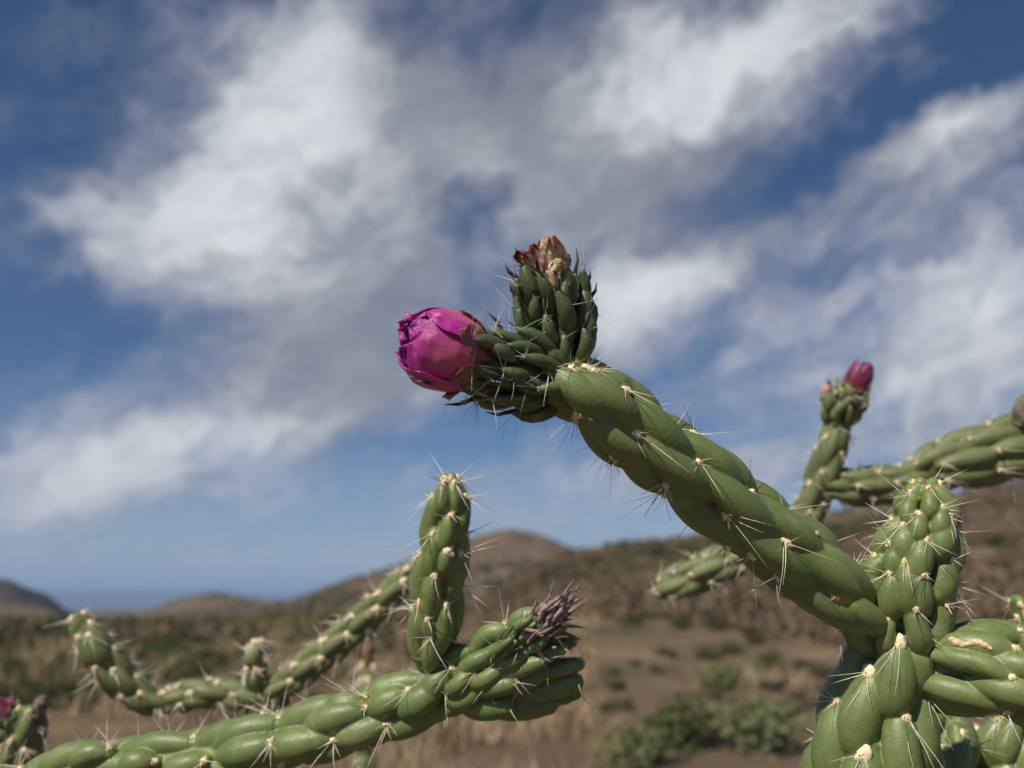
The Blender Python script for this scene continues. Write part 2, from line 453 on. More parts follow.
M['leaf_brown'] = leafmat('dry_twig', (0.115, 0.080, 0.052), (0.200, 0.145, 0.094))
SH = {'olive': [shrub_mesh('olive_shrub', s, 620, .13, .9, [M['leaf_olive'], M['dead']]) for s in (1, 2)],
      'green': [shrub_mesh('green_shrub', s, 680, .13, 1.0, [M['leaf_green'], M['dead']]) for s in (3, 4)],
      'pale': [shrub_mesh('pale_shrub', s, 700, .12, .9, [M['leaf_pale'], M['dead']]) for s in (5, 6)],
      'brown': [shrub_mesh('dry_bush', s, 520, .17, .8, [M['leaf_brown'], M['dead']], True) for s in (7, 8)]}
def ray_ground(x, y):
    """where the line of sight through a pixel meets the ground"""
    v = at(x, y, 1.0) - CAM
    tt = np.geomspace(2, 2500, 3000); p = CAM + tt[:, None] * v
    hit = np.nonzero(p[:, 2] < height(p[:, 0], p[:, 1]))[0]
    return p[hit[0]] if len(hit) else None
def put_shrub(kind, x, y, size, label, group, name=None, squash=1.0):
    o = bpy.data.objects.new(name or {'olive': 'olive_shrub', 'green': 'green_shrub', 'pale': 'pale_shrub', 'brown': 'dry_bush'}[kind], rng.choice(SH[kind]))
    o.location = (x, y, float(height(x, y)) - 0.03 * size)
    o.rotation_euler = (0, 0, rng.uniform(0, 6.28))
    o.scale = (size * rng.uniform(.85, 1.2), size * rng.uniform(.85, 1.2), size * squash * rng.uniform(.8, 1.1))
    col.objects.link(o); tag(o, label, 'shrub', group); return o
# close ones under the main arm, each told apart by where it stands
for kd, x, y, wpx, lab in [
    ('pale', 765, 752, 90, 'pale yellow green bush at the foot of the slope beside the cactus trunk'),
    ('green', 690, 748, 90, 'dark green leafy bush at the bottom edge below the hanging arm tip'),
    ('pale', 640, 764, 80, 'grey green low bush at the bottom edge beside the dry grass'),
    ('brown', 725, 742, 60, 'bare dark brown bush between the two green bushes'),
    ('olive', 615, 690, 26, 'small yellow olive tuft on open slope right of the budding branch'),
    ('pale', 725, 690, 46, 'sage coloured bush on the slope left of the lowest trunk spines'),
    ('olive', 718, 628, 30, 'dark olive bush on the slope just under the big green arm'),
    ('pale', 645, 615, 26, 'yellowish bush beside the tip of the blurred arm behind'),
    ('green', 627, 625, 22, 'dark bush on the slope left of the yellowish one')]:
    p = ray_ground(x, y)
    put_shrub(kd, p[0], p[1], np.linalg.norm(p - CAM) * wpx / FPX / 1.5, lab, None, squash=.85)
def scatter(n, kinds, xr, yr, wm, label, group, name):
    k_ = 0; tries = 0
    while k_ < n and tries < n * 30:
        tries += 1
        x, y = rng.uniform(*xr), rng.uniform(*yr)
        p = ray_ground(x, y)
        if p is None or np.hypot(p[0], p[1]) < 9: continue
        size = np.linalg.norm(p - CAM) * rng.uniform(*wm) / FPX / 1.6
        if size > 2.6: continue
        put_shrub(rng.choice(kinds), p[0], p[1], size, label, group, name, .75); k_ += 1
scatter(150, ['green', 'green', 'olive'], (-60, 440), (640, 712), (12, 34), 'low green scrub bush in the green flat behind the left arms', 'green scrub on the valley flat', 'valley_shrub')
scatter(150, ['olive', 'brown', 'brown', 'olive', 'green'], (430, 1080), (545, 740), (6, 30), 'small blurred scrub bush on the brown slope behind', 'scrub dotted over the right slope', 'hillside_shrub')
scatter(60, ['olive', 'brown'], (180, 1080), (530, 640), (4, 9), 'tiny dark bush high on the far brown ridge', 'scrub along the ridge', 'ridge_shrub')

# the uncountable low growth of the slopes, one object for each kind
def cover_mass(name, n, seed, size, leaf, mat, label, cat, rr, thr, upright=0.0, sc=.02):
    r_ = np.random.default_rng(seed); P = []
    while len(P) < n:
        a = R(r_.uniform(-44, 44)); d = math.exp(r_.uniform(math.log(rr[0]), math.log(rr[1])))
        x, y = d * math.sin(a), d * math.cos(a)
        if name.startswith('valley') and a > azel(430, 650)[0] - .12 * r_.random(): continue
        if mnoise.fractal((x * sc, y * sc, seed * 3.1), 1.0, 2.0, 3) < thr: continue
        P.append((x, y))
    P = np.array(P); Z = height(P[:, 0], P[:, 1]); q = 26
    D = np.hypot(P[:, 0], P[:, 1])
    S = r_.uniform(size[0], size[1], n) * np.clip(D / 90, .55, 1.5)
    c = np.repeat(np.column_stack([P, Z]), q, 0); s_ = np.repeat(S, q)[:, None]
    o = r_.normal(size=(n * q, 3)); o /= np.linalg.norm(o, axis=1)[:, None]; o *= r_.uniform(.35, 1, (n * q, 1)) ** .5
    o[:, 2] = np.abs(o[:, 2]) * .85
    c = c + o * s_ * (.62, .62, .62)
    d = r_.normal(size=(n * q, 3)) + (0, 0, upright * 2.2); d /= np.linalg.norm(d, axis=1)[:, None]
    e_ = np.cross(d, r_.normal(size=(n * q, 3))); e_ /= np.linalg.norm(e_, axis=1)[:, None]
    l = leaf * s_ * r_.uniform(.6, 1.3, (n * q, 1)); w_ = l * (.42 - .3 * upright)
    V = np.stack([c - e_ * w_ * .4, c + d * l * .5 - e_ * w_, c + d * l, c + d * l * .5 + e_ * w_], 1).reshape(-1, 3)
    me = bpy.data.meshes.new(name); me.from_pydata(V.tolist(), [], np.arange(len(V)).reshape(-1, 4).tolist()); me.materials.append(mat)
    o_ = bpy.data.objects.new(name, me); col.objects.link(o_); tag(o_, label, cat, kind='stuff'); return o_
cover_mass('scrub_undergrowth', 4200, 21, (.5, 1.25), .55, M['leaf_olive'], 'dark olive scrub speckling the brown hills', 'scrub', (60, 720), .03)
cover_mass('dry_undergrowth', 9000, 22, (.28, .85), .55, M['leaf_brown'], 'dry brown brush covering the hill slopes', 'brush', (11, 650), -.02, .5, .06)
cover_mass('bunch_grass', 3000, 23, (.4, .9), .75, M['leaf_straw'], 'tan bunch grass between the bushes of the slope', 'grass', (20, 480), .02, 1.0)
cover_mass('valley_undergrowth', 2600, 24, (.6, 1.2), .5, M['leaf_valley'], 'yellow green ground cover of the valley flat', 'ground cover', (30, 240), -.3)

# dry grass in the foreground flat: nobody could count the blades
gv_, gf_ = [], []
for i in range(42000):
    a = R(rng.uniform(-40, 40)); r_ = 4.2 + 26 * rng.random() ** 1.3
    x, y = r_ * math.sin(a), r_ * math.cos(a)
    if mnoise.noise((x * .5, y * .5, 3.3)) < -0.02 + (.5 if a > .10 else .25 if a < -.28 else -.16): continue
    gv_.append((x, y))
gv_ = np.array(gv_); gz_ = height(gv_[:, 0], gv_[:, 1])
V, F = [], []
for (x, y), z in zip(gv_, gz_):
    h_ = rng.uniform(.12, .38); th = rng.uniform(0, 6.28); w_ = .006 + .0006 * y; lx, ly = rng.gauss(0, .12), rng.gauss(0, .12)
    k0 = len(V); dx, dy = math.cos(th) * w_, math.sin(th) * w_
    V += [(x - dx, y - dy, z - .02), (x + dx, y + dy, z - .02), (x + lx * .5 + dx * .6, y + ly * .5 + dy * .6, z + h_ * .6), (x + lx, y + ly, z + h_), (x + lx * .5 - dx * .6, y + ly * .5 - dy * .6, z + h_ * .6)]
    F.append((k0, k0 + 1, k0 + 2, k0 + 3, k0 + 4))
gmb = MB(); gmb.add(V, F)
M['straw'] = simple('dry_grass_blade', (0.24, 0.165, 0.095), (0.42, 0.32, 0.20), 1.5, .8, .2)
tag(gmb.build('dry_grass', [M['straw']], smooth=False), 'pale dry grass on the flat below the budding branch', 'grass', kind='stuff')
# ------------------------------------------------------------------ cactus kit
def catmull(P, n):
    P = np.asarray(P, float); Q = np.vstack([2 * P[0] - P[1], P, 2 * P[-1] - P[-2]]); out = []
    for i in range(len(P) - 1):
        p0, p1, p2, p3 = Q[i:i + 4]
        for t_ in np.linspace(0, 1, n, endpoint=False):
            out.append(.5 * (2 * p1 + (p2 - p0) * t_ + (2 * p0 - 5 * p1 + 4 * p2 - p3) * t_ ** 2 + (3 * p1 - p0 - 3 * p2 + p3) * t_ ** 3))
    out.append(P[-1]); return np.array(out)

class Stem:
    """path of one joint from base to tip; control points are pixel x, pixel y, distance, half width in pixels"""
    def __init__(s, ctrl):
        P = [list(at(x, y, d)) + [r * d / FPX] for x, y, d, r in ctrl]
        C = catmull(P, 40); s.P = C[:, :3]; s.Rr = C[:, 3]
        s.S = np.concatenate([[0], np.cumsum(np.linalg.norm(np.diff(s.P, axis=0), axis=1))]); s.L = s.S[-1]
        s.unit = ctrl[0][2] / FPX
    def pos(s, v):
        v_ = min(max(v, 0), s.L)
        p = np.array([np.interp(v_, s.S, s.P[:, k_]) for k_ in range(3)])
        if v != v_: p = p + s.tan(v_) * (v - v_)
        return p
    def tan(s, v):
        e = s.L * .02 + 1e-6; a_, b_ = min(max(v - e, 0), s.L), min(max(v + e, 0), s.L)
        f = lambda q: np.array([np.interp(q, s.S, s.P[:, k_]) for k_ in range(3)])
        return unit(f(b_) - f(a_))
    def rad(s, v): return float(np.interp(v, s.S, s.Rr))
    def frame(s, v):
        p = s.pos(v); t_ = s.tan(v); c_ = CAM - p; e1 = unit(c_ - t_ * np.dot(c_, t_)); return p, t_, e1, np.cross(t_, e1)
    def pt(s, v, phi, off):
        p, t_, e1, e2 = s.frame(v); return p + off * (math.cos(phi) * e1 + math.sin(phi) * e2)
    def locate(s, x, y):
        """distance along the stem and turn round it of the skin that shows at pixel x, y"""
        best = None
        for i in range(0, len(s.S), 2):
            p, t_, e1, e2 = s.frame(s.S[i]); d = np.dot(p - CAM, FW); q = at(x, y, d) - p
            k_ = abs(np.dot(q, t_))
            if best is None or k_ < best[0]: best = (k_, s.S[i], np.dot(q, e2) / s.rad(s.S[i]))
        return best[1], math.asin(max(-.97, min(.97, best[2])))

class Plant:
    def __init__(s, name, label, cat, base_px):
        p = at(*base_px); s.base = np.array([p[0], p[1], float(height(p[0], p[1]))])
        s.root = bpy.data.objects.new(name, None); s.root.location = s.base; s.root.empty_display_size = .1
        col.objects.link(s.root); tag(s.root, label, cat)
        s.areoles = []       # (score, owner object, wool MB, spine MB)
    def put(s, mb, name, mats, parent=None, smooth=True):
        return mb.build(name, mats, parent or s.root, s.base, smooth)

def face_score(p, n):
    v = CAM - p; d = np.linalg.norm(v); q = p - CAM; z = np.dot(q, FW)
    if z < .02: return -1
    x = 512 + FPX * np.dot(q, RT) / z; y = 384 - FPX * np.dot(q, UP) / z
    inside = -20 < x < 1044 and -20 < y < 790
    return (np.dot(n, v / d) + .6) / d if inside else -1

def remeshed(mb, voxel, smooth_it, name, mats, off):
    me = mb.mesh(name + '_source', mats, off)
    o = bpy.data.objects.new(name + '_source', me); col.objects.link(o)
    md = o.modifiers.new('r', 'REMESH'); md.mode = 'VOXEL'; md.voxel_size = voxel; md.use_smooth_shade = True
    sm = o.modifiers.new('s', 'SMOOTH'); sm.factor = .5; sm.iterations = smooth_it
    dg = bpy.context.evaluated_depsgraph_get(); dg.update()
    out = bpy.data.meshes.new_from_object(o.evaluated_get(dg), depsgraph=dg)
    bpy.data.objects.remove(o); bpy.data.meshes.remove(me)
    out.name = name; out.materials.clear()
    for m_ in mats: out.materials.append(m_)
    out.polygons.foreach_set('use_smooth', [True] * len(out.polygons))
    return out

def tuber(mb, st, s0, s1, p0, p1, wd, lift=0.0, sides=24, sink=.22, core=1.0, taper=(.66, .88, 1.0, 1.04, 1.03, 1.0, .95, .84, .62)):
    """one long raised tubercle lying along the stem; returns the place of its areole"""
    n = 19; pts, rad = [], []
    tp_ = catmull([(0, 0, q_) for q_ in taper], 4)[:, 2]
    for i in range(n):
        t_ = i / (n - 1); v = s0 + (s1 - s0) * t_; ph = p0 + (p1 - p0) * t_
        rr = st.rad(v) * core; w_ = wd * float(np.interp(t_, np.linspace(0, 1, len(tp_)), tp_))
        off = rr - wd * .96 + (lift + .26 * wd) * math.sin(math.pi * min(1, t_ * 1.05)) - sink * wd * (1 - t_) ** 2.2 + .06 * wd * t_ ** 3
        pts.append(st.pt(v, ph, max(off, rr * .2))); rad.append(w_)
    tube(mb, pts, rad, sides)
    va, pa = s0 + (s1 - s0) * .93, p0 + (p1 - p0) * .93
    p, t_, e1, e2 = st.frame(va)
    nrm = math.cos(pa) * e1 + math.sin(pa) * e2
    q = pts[-2]
    n2 = unit(nrm + .28 * t_)
    return q + n2 * rad[-1] * 1.0, n2, t_

def make_areole(plant, owner, p, n, t_, u, nsp=(5, 8), length=(18, 55), dark=.3, wool=1.0, thick=1.0, down=.55, glochids=24, rust=False, sp=True):
    """a woolly pad and its bunch of spines; u is one pixel at that distance in metres"""
    b_ = unit(np.cross(n, t_)); tt = unit(np.cross(b_, n))
    wl = MB()
    bump_ball(wl, p - n * u * .2, (b_, tt, n), (3.1 * u * wool * rng.uniform(.8, 1.2), 4.0 * u * wool * rng.uniform(.8, 1.25), 2.2 * u * wool), .18, 9, 6, 0)
    for i in range(3): bump_ball(wl, p + (b_ * rng.uniform(-2.5, 2.5) + tt * rng.uniform(-3, 3)) * u * wool, (b_, tt, n), (1.5 * u * wool,) * 3, .3, 6, 4, 0)
    for i in range(glochids):
        d = unit(n + rng.gauss(0, .5) * b_ + rng.gauss(.25, .5) * tt)
        q = p + (b_ * rng.uniform(-2.2, 2.2) + tt * rng.uniform(-2.5, 3)) * u * wool
        cone(wl, q, q + d * u * rng.uniform(2.5, 5.5), .33 * u, 0, 0, 3)
    ss = MB(); k_ = rng.randint(*nsp) if sp else 0
    for i in range(k_):
        a_ = rng.uniform(0, 6.28); sprd = rng.uniform(.5, 1.25)
        isd = rng.random() < dark
        lat = math.cos(a_) * sprd; lon = math.sin(a_) * sprd
        lon = lon + (.45 if isd else -down)
        d = unit(n * rng.uniform(.55, 1.0) + b_ * lat + tt * lon + np.array([0, 0, -.12]))
        l = (length[0] + (length[1] - length[0]) * rng.random() ** 1.2) * u * (rng.uniform(.4, .8) if isd else 1) * (1 if i < 4 else rng.uniform(.25, .6)) * (rng.uniform(.4, .7) if rng.random() < .12 else 1)
        cone(ss, p + (b_ * rng.uniform(-1.2, 1.2) + tt * rng.uniform(-1.5, 1.5)) * u * wool, p + d * l, .43 * u * thick * rng.uniform(.75, 1.15), 1 if isd else 0, rng.uniform(-.04, .04), 5)
    plant.areoles.append((face_score(p, n), owner, wl, ss, rust))

def finish_areoles(plant, keep=95):
    A = sorted(plant.areoles, key=lambda a: -a[0]); rest_w, rest_s = MB(), MB(); rest_owner = None
    for i, (sc, owner, wl, ss, rust) in enumerate(A):
        if i < keep and sc > 0:
            plant.put(wl, 'areole', [M['wool_rust' if rust else 'wool']], owner)
            if ss.n: plant.put(ss, 'spine_cluster', [M['spine'], M['spine_dark']], owner)
        else:
            for mb, dst in ((wl, rest_w), (ss, rest_s)):
                for v in mb.v: pass
                if mb.n: dst.add(np.concatenate(mb.v), mb.f, 0); dst.m[-len(mb.f):] = mb.m
    if rest_w.n: tag(plant.put(rest_w, 'areole', [M['wool']]), kind='stuff')
    if rest_s.n: tag(plant.put(rest_s, 'spine_cluster', [M['spine'], M['spine_dark']]), kind='stuff')

def paint_yellow(me, off, spots, halo=()):
    v = np.empty(len(me.vertices) * 3); me.vertices.foreach_get('co', v); v = v.reshape(-1, 3) + off; val = np.zeros(len(v))
    for a_, b_, rad in spots:
        ab = b_ - a_; t_ = np.clip(((v - a_) @ ab) / max(ab @ ab, 1e-12), 0, 1)
        d = np.linalg.norm(v - (a_ + t_[:, None] * ab), axis=1); val = np.maximum(val, np.clip(1.3 - d / rad, 0, 1) * (.95 - .25 * t_))
    for q, rad in halo:
        d = np.linalg.norm(v - q, axis=1); val = np.maximum(val, .42 * np.clip(1.15 - d / rad, 0, 1))
    at_ = me.attributes.new('yellow', 'FLOAT', 'POINT'); at_.data.foreach_set('value', val.astype(np.float32))

def make_joint(plant, ctrl, manual=(), rows=8, spacing=110, length=95, width=16, twist=0.0, phase=0.38, back_only=False, taper=None, s_from=0.0, s_to=1.0,
               voxel=.00042, smooth=2, core=.52, mat='green', areole_kw=None, yellow=(), scars=(), lift=.0, name='stem_joint', jitter=.08, gap_phi=None, offphi=0.0,
               sides=24, sink=.22, label=None, short=.92, wk=.73):
    """one joint: core tube plus raised tubercles melted into one skin; manual = (areole px, tail px, half width px)"""
    st = Stem(ctrl); u = st.unit; mb = MB(); akw = dict(u=u); akw.update(areole_kw or {})
    ns = max(8, int(st.L / (6 * u))); vv = np.linspace(0, st.L, ns)
    rr = [st.rad(v) * core * (1 if v < st.L - st.rad(st.L) * .6 else .8) for v in vv]
    tube(mb, [st.pos(v) for v in vv], rr, 24)
    spots = []; used = []
    for man in manual:
        (ax, ay), (tx, ty), wd = man[:3]; opt = man[3] if len(man) > 3 else {}
        s1, p1 = st.locate(ax, ay); s0, p0 = st.locate(tx, ty); s0 = s1 + (s0 - s1) * short; p0 = p1 + (p0 - p1) * short
        dirn = 1 if s1 > s0 else -1
        e = (s1 - s0) * .06
        q, n_, t_ = tuber(mb, st, s0, s1 + e, p0, p1, wd * u * opt.get('wk', wk), lift + opt.get('lift', 0) * u, sides, opt.get('sink', sink), **({'taper': taper} if taper else {}))
        spots.append((q, n_, t_ * dirn, opt))
    gs = math.pi * 2 / rows
    for i in range(rows):
        ph0 = i * gs + offphi
        k_ = -1
        while True:
            s1 = ((i * phase) % 1.0 + k_) * spacing * u + s_from * st.L; k_ += 1
            if s1 > st.L * s_to + .35 * length * u or k_ > 60: break
            s1 += rng.uniform(-jitter, jitter) * spacing * u
            ph = ph0 + twist * s1 / (100 * u) + rng.uniform(-jitter, jitter) * gs
            s0 = s1 - length * u * rng.uniform(.92, 1.08)
            if s1 < s_from * st.L + .25 * length * u: continue
            s1 = min(s1, st.L + .1 * length * u)
            pw = (ph + math.pi) % (2 * math.pi) - math.pi
            if back_only and abs(pw) < back_only: continue
            q, n_, t_ = tuber(mb, st, max(s0, -.01), s1, ph - .12, ph + .06, width * u * .9 * rng.uniform(.92, 1.08) * (.75 + .25 * min(1, st.rad(s1) / st.rad(st.L * .5))), lift, sides, sink, **({'taper': taper} if taper else {}))
            spots.append((q, n_, t_, {}))
    me = remeshed(mb, voxel, smooth, name, [M[mat]], plant.base)
    ys = []
    for (a_, b_, w_) in yellow:
        sa, pa = st.locate(*a_); sb, pb = st.locate(*b_)
        ys.append((st.pt(sa, pa, st.rad(sa)), st.pt(sb, pb, st.rad(sb)), w_ * u))
    if mat == 'green': paint_yellow(me, plant.base, ys, [(q, rng.uniform(6, 11) * u) for q, _, _, _ in spots])
    o = bpy.data.objects.new(name, me); col.objects.link(o); o.parent = plant.root
    if label: o['label'] = label
    dgm = bpy.context.evaluated_depsgraph_get()
    for q, n_, t_, opt in spots:
        kw = dict(akw); kw.update({k_: v for k_, v in opt.items() if k_ not in ('lift', 'sink', 'wk')})
        ok_, loc, nn, _ = o.closest_point_on_mesh(Vector(q - plant.base))
        if ok_: q = np.array(loc) + plant.base
        make_areole(plant, o, q, n_, t_, **kw)
    return st, o

# fruit: scaly receptacle with sausage shaped tubercles, pointed leaves and bristles
def make_fruit(plant, b0, b1, rad, u, rows=9, length=34, width=9, name='fruit', mat='fruit', open_=.25, leaf=12, hair=(20, 50), hairs=2, dark=.4, core=.62, nn=46, u_to=1.0, leafmat='leaf_dark', belly=.35, keep=20, wool=.5):
    b0, b1 = np.asarray(b0), np.asarray(b1); ax = unit(b1 - b0); L = np.linalg.norm(b1 - b0)
    e1 = unit(CAM - b0 - ax * np.dot(CAM - b0, ax)); e2 = np.cross(ax, e1)
    prof = lambda t_: (.50 + .50 * math.sin(math.pi * .5 * min(1, .10 + t_ * 1.1)))
    cm = MB(); tube(cm, [b0 + ax * L * t_ for t_ in np.linspace(-.06, .92, 9)], [rad * core * prof(t_) for t_ in np.linspace(0, .9, 9)], 20)
    lf = MB(); ar = []
    for i in range(nn):
        t_ = (i + .5) / nn * u_to; a_ = i * 2.39996 + rng.uniform(-.28, .28)
        rdir = math.cos(a_) * e1 + math.sin(a_) * e2
        r0 = rad * prof(t_) * core * .85
        l = length * u * (1.0 - .15 * t_) * rng.uniform(.72, 1.2); w_ = width * u * rng.uniform(.78, 1.18)
        p0_ = b0 + ax * (L * t_ * .98 - l * .42) + rdir * r0
        out = open_ * (1.3 - .5 * t_) * rng.uniform(.6, 1.4); sw = rng.uniform(-.25, .25); side_ = np.cross(ax, rdir)
        pts, rr = [], []
        for k_ in range(7):
            q = k_ / 6
            pts.append(p0_ + ax * l * q * .95 + rdir * (l * out * math.sin(q * 1.9) * .9 + w_ * .35) + side_ * sw * l * q * q)
            rr.append(w_ * (.50, .80, .97, 1.0, .95, .82, .55)[k_])
        tube(cm, pts, rr, 10)
        tip = pts[-1] + unit(pts[-1] - pts[-2]) * rr[-1] * .6
        d = unit(ax * .9 + rdir * rng.uniform(.2, .7))
        if rng.random() < .75:
            tp = tip + d * leaf * u * rng.uniform(.6, 1.3); md = (tip + tp) / 2 + rdir * leaf * u * .12
            tube(lf, [tip - d * rr[-1] * .6, tip + d * u, md, tp], [rr[-1] * .55, rr[-1] * .62, rr[-1] * .42, .25 * u], 7, round_ends=False)
        ar.append((tip + rdir * rr[-1] * .55 - ax * rr[-1] * .5, unit(rdir + .6 * ax), ax))
    body = plant.put(cm, name, [M[mat]])
    plant.put(lf, 'leaf', [M[leafmat]], body)
    for q, n_, t_ in ar:
        make_areole(plant, body, q, n_, t_, u=u, nsp=(hairs, hairs + 2), length=hair, dark=dark, wool=wool, thick=.7, down=-.25, glochids=5)
    return body, ax, e1, e2
# ------------------------------------------------------------------ 1: the cactus in focus, right
fp = Plant('cholla_cactus', 'thick green cane cactus in sharp focus whose long arm carries a closed magenta flower', 'cactus', (872, 1000, .30))
SP = dict(nsp=(8, 12), length=(20, 68), dark=.36, wool=1.45, thick=.9)
# trunk down to the ground
foot = fp.base - CAM
def to_px(p):
    q = np.asarray(p) - CAM; z = np.dot(q, FW); return (512 + FPX * np.dot(q, RT) / z, 384 - FPX * np.dot(q, UP) / z, z)
def trunk(plant, top_px, rads, mat='green'):
    """unseen lower stem, from the lowest joint in the picture down to the ground"""
    t0 = at(*top_px); mb = MB(); n = 7
    g = plant.base + np.array([0, 0, -.05])
    P = [g + (t0 - g) * k_ / n + np.array([math.sin(k_ * 2.1) * .012, math.cos(k_ * 1.7) * .012, 0]) * (0 < k_ < n) for k_ in range(n + 1)]
    C = catmull(P, 10); m_ = len(C)
    rr = [rads[0] + (rads[1] - rads[0]) * i / (m_ - 1) for i in range(m_)]
    tube(mb, list(C), [r_ * .86 for r_ in rr], 20)
    for i in range(2, m_ - 2, 3):
        t_ = unit(C[i + 1] - C[i - 1]); a_, b_ = perp(t_)
        for j in range(6):
            th = j * 1.047 + i * .55; d = math.cos(th) * a_ + math.sin(th) * b_
            tube(mb, [C[i] - t_ * .022 + d * rr[i] * .72, C[i] + d * rr[i] * .86, C[i] + t_ * .02 + d * rr[i] * .80], [.005, .007, .005], 8)
    me = remeshed(mb, .0016, 4, 'trunk', [M[mat]], plant.base)
    o = bpy.data.objects.new('trunk', me); col.objects.link(o); o.parent = plant.root
trunk(fp, (868, 850, .292), (.030, .024))

# the long arm: base to tip; manual tubercles follow the picture
arm_ctrl = [(894, 642, .292, 22), (858, 608, .289, 31), (800, 559, .285, 33), (735, 508, .280, 34), (670, 459, .275, 34), (612, 414, .270, 33), (572, 386, .267, 29), (550, 372, .266, 20)]
man = [((574, 369), (640, 424), 16), ((549, 368), (606, 420), 17), ((622, 387), (690, 458), 17), ((578, 412), (650, 474), 17), ((631, 431), (708, 496), 18),
       ((678, 420), (742, 482), 17, dict(dark=.6)), ((690, 457), (775, 538), 18), ((657, 485), (742, 558), 18), ((719, 509), (815, 592), 18), ((747, 487), (822, 556), 18, dict(dark=.6)),
       ((777, 531), (862, 600), 18), ((769, 572), (868, 630), 20), ((724, 545), (792, 606), 15, dict(dark=.7)), ((822, 580), (880, 628), 15, dict(sp=False, rust=True, glochids=5)), ((803, 530), (872, 592), 16, dict(sp=False, wool=.7)),
       ((600, 362), (640, 395), 14), ((612, 452), (664, 500), 15, dict(dark=.7))]
man = [m_[:3] + (dict(SP, **(m_[3] if len(m_) > 3 else {})),) for m_ in man]
arm, arm_o = make_joint(fp, arm_ctrl, man, rows=9, spacing=110, length=92, width=17, back_only=1.25, areole_kw=SP, core=.56, taper=(.55, .84, 1.0, 1.06, 1.04, .96, .84, .66, .46), wk=.86, lift=.0017, sink=.40, short=1.0, smooth=1, 
                        yellow=[((826, 584), (866, 613), 6.5), ((800, 536), (804, 539), 4), ((781, 508), (784, 512), 4)])
# corky scar on the crest near the tip
def scar(plant, owner, px, d, wd, n=12, mat='wool'):
    """a low corky ridge grown along the skin"""
    pts, rr = [], []
    for i in range(n):
        t_ = i / (n - 1); x = px[0][0] + (px[1][0] - px[0][0]) * t_ + rng.uniform(-.7, .7); y = px[0][1] + (px[1][1] - px[0][1]) * t_ + 2.0 * math.sin(t_ * 7) + rng.uniform(-.8, .8)
        ray = unit(at(x, y, 1.) - CAM); ok_, loc, nn, _ = owner.ray_cast(Vector(CAM - plant.base), Vector(ray))
        if not ok_: continue
        r_ = wd * d / FPX * (.65 + .7 * abs(math.sin(t_ * 5.3 + 1)) * rng.uniform(.6, 1.1)); pts.append(np.array(loc) + plant.base - np.array(nn) * r_ * .55); rr.append(r_)
    if len(pts) > 2:
        mb = MB(); C = catmull(pts, 4); tube(mb, list(C), list(np.interp(np.linspace(0, 1, len(C)), np.linspace(0, 1, len(rr)), rr)), 10); o = plant.put(mb, 'corky_scar', [M['cork']], owner)
        dm = o.modifiers.new('rough', 'DISPLACE'); tx = bpy.data.textures.new('cork', 'CLOUDS'); tx.noise_scale = .0012; dm.texture = tx; dm.strength = .0006
M['cork'] = simple('cork', (.52, .36, .19), (.72, .57, .36), 700, .9, .1)
scar(fp, arm_o, ((592, 350), (607, 366)), .27, 3.2, 8)

# upright joint above the fork
up_ctrl = [(893, 690, .292, 34), (897, 640, .291, 42), (906, 590, .290, 42), (920, 545, .289, 36), (926, 510, .289, 27), (926, 488, .289, 15)]
man = [((890, 571), (888, 616), 17), ((908, 560), (914, 612), 16), ((888, 614), (884, 650), 12, dict(sp=False, glochids=8)), ((915, 600), (928, 650), 15), ((922, 568), (928, 612), 14),
       ((925, 540), (915, 580), 17), ((901, 528), (900, 560), 17), ((950, 520), (940, 560), 17), ((955, 560), (945, 600), 18), ((962, 598), (955, 636), 17), ((948, 600), (936, 650), 16), ((908, 497), (906, 526), 11), ((930, 490), (928, 520), 11), ((944, 508), (940, 536), 12), ((918, 515), (917, 542), 12), ((893, 545), (892, 575), 13)]
man = [m_[:3] + (dict(nsp=(5, 8), length=(18, 42), dark=.2, **(m_[3] if len(m_) > 3 else {})),) for m_ in man]
upj, up_o = make_joint(fp, up_ctrl, man, rows=9, spacing=46, length=44, width=13.5, back_only=1.2, areole_kw=dict(nsp=(5, 8), length=(16, 38), dark=.15), core=.52, lift=.0008,
                       yellow=[((938, 588), (939, 597), 5)])
# big joint that carries everything
low_ctrl = [(868, 870, .292, 62), (869, 800, .291, 60), (875, 740, .290, 54), (886, 690, .290, 43), (892, 645, .290, 37), (896, 622, .290, 28)]
man = [((900, 641), (894, 716), 26, dict(wool=2.1, length=(44, 84), glochids=44)), ((867, 671), (848, 752), 25, dict(wool=1.9, length=(36, 70), dark=.35, glochids=34)), ((865, 742), (868, 840), 30, dict(wool=2.1, length=(36, 56), glochids=34)),
       ((908, 711), (915, 800), 24, dict(wool=1.5, length=(46, 80))), ((831, 705), (822, 790), 24, dict(wool=1.2, length=(30, 56), dark=.5)), ((920, 630), (925, 690), 18), ((930, 690), (935, 770), 20), ((846, 640), (838, 690), 18, dict(dark=.6))]
man = [m_[:3] + (dict(dict(nsp=(6, 9), length=(26, 50), dark=.25, down=.8), **(m_[3] if len(m_) > 3 else {})),) for m_ in man]
lowj, low_o = make_joint(fp, low_ctrl, man, rows=8, spacing=95, length=95, width=24, back_only=1.2, areole_kw=dict(nsp=(5, 8), length=(20, 45)), core=.52, lift=.0012)
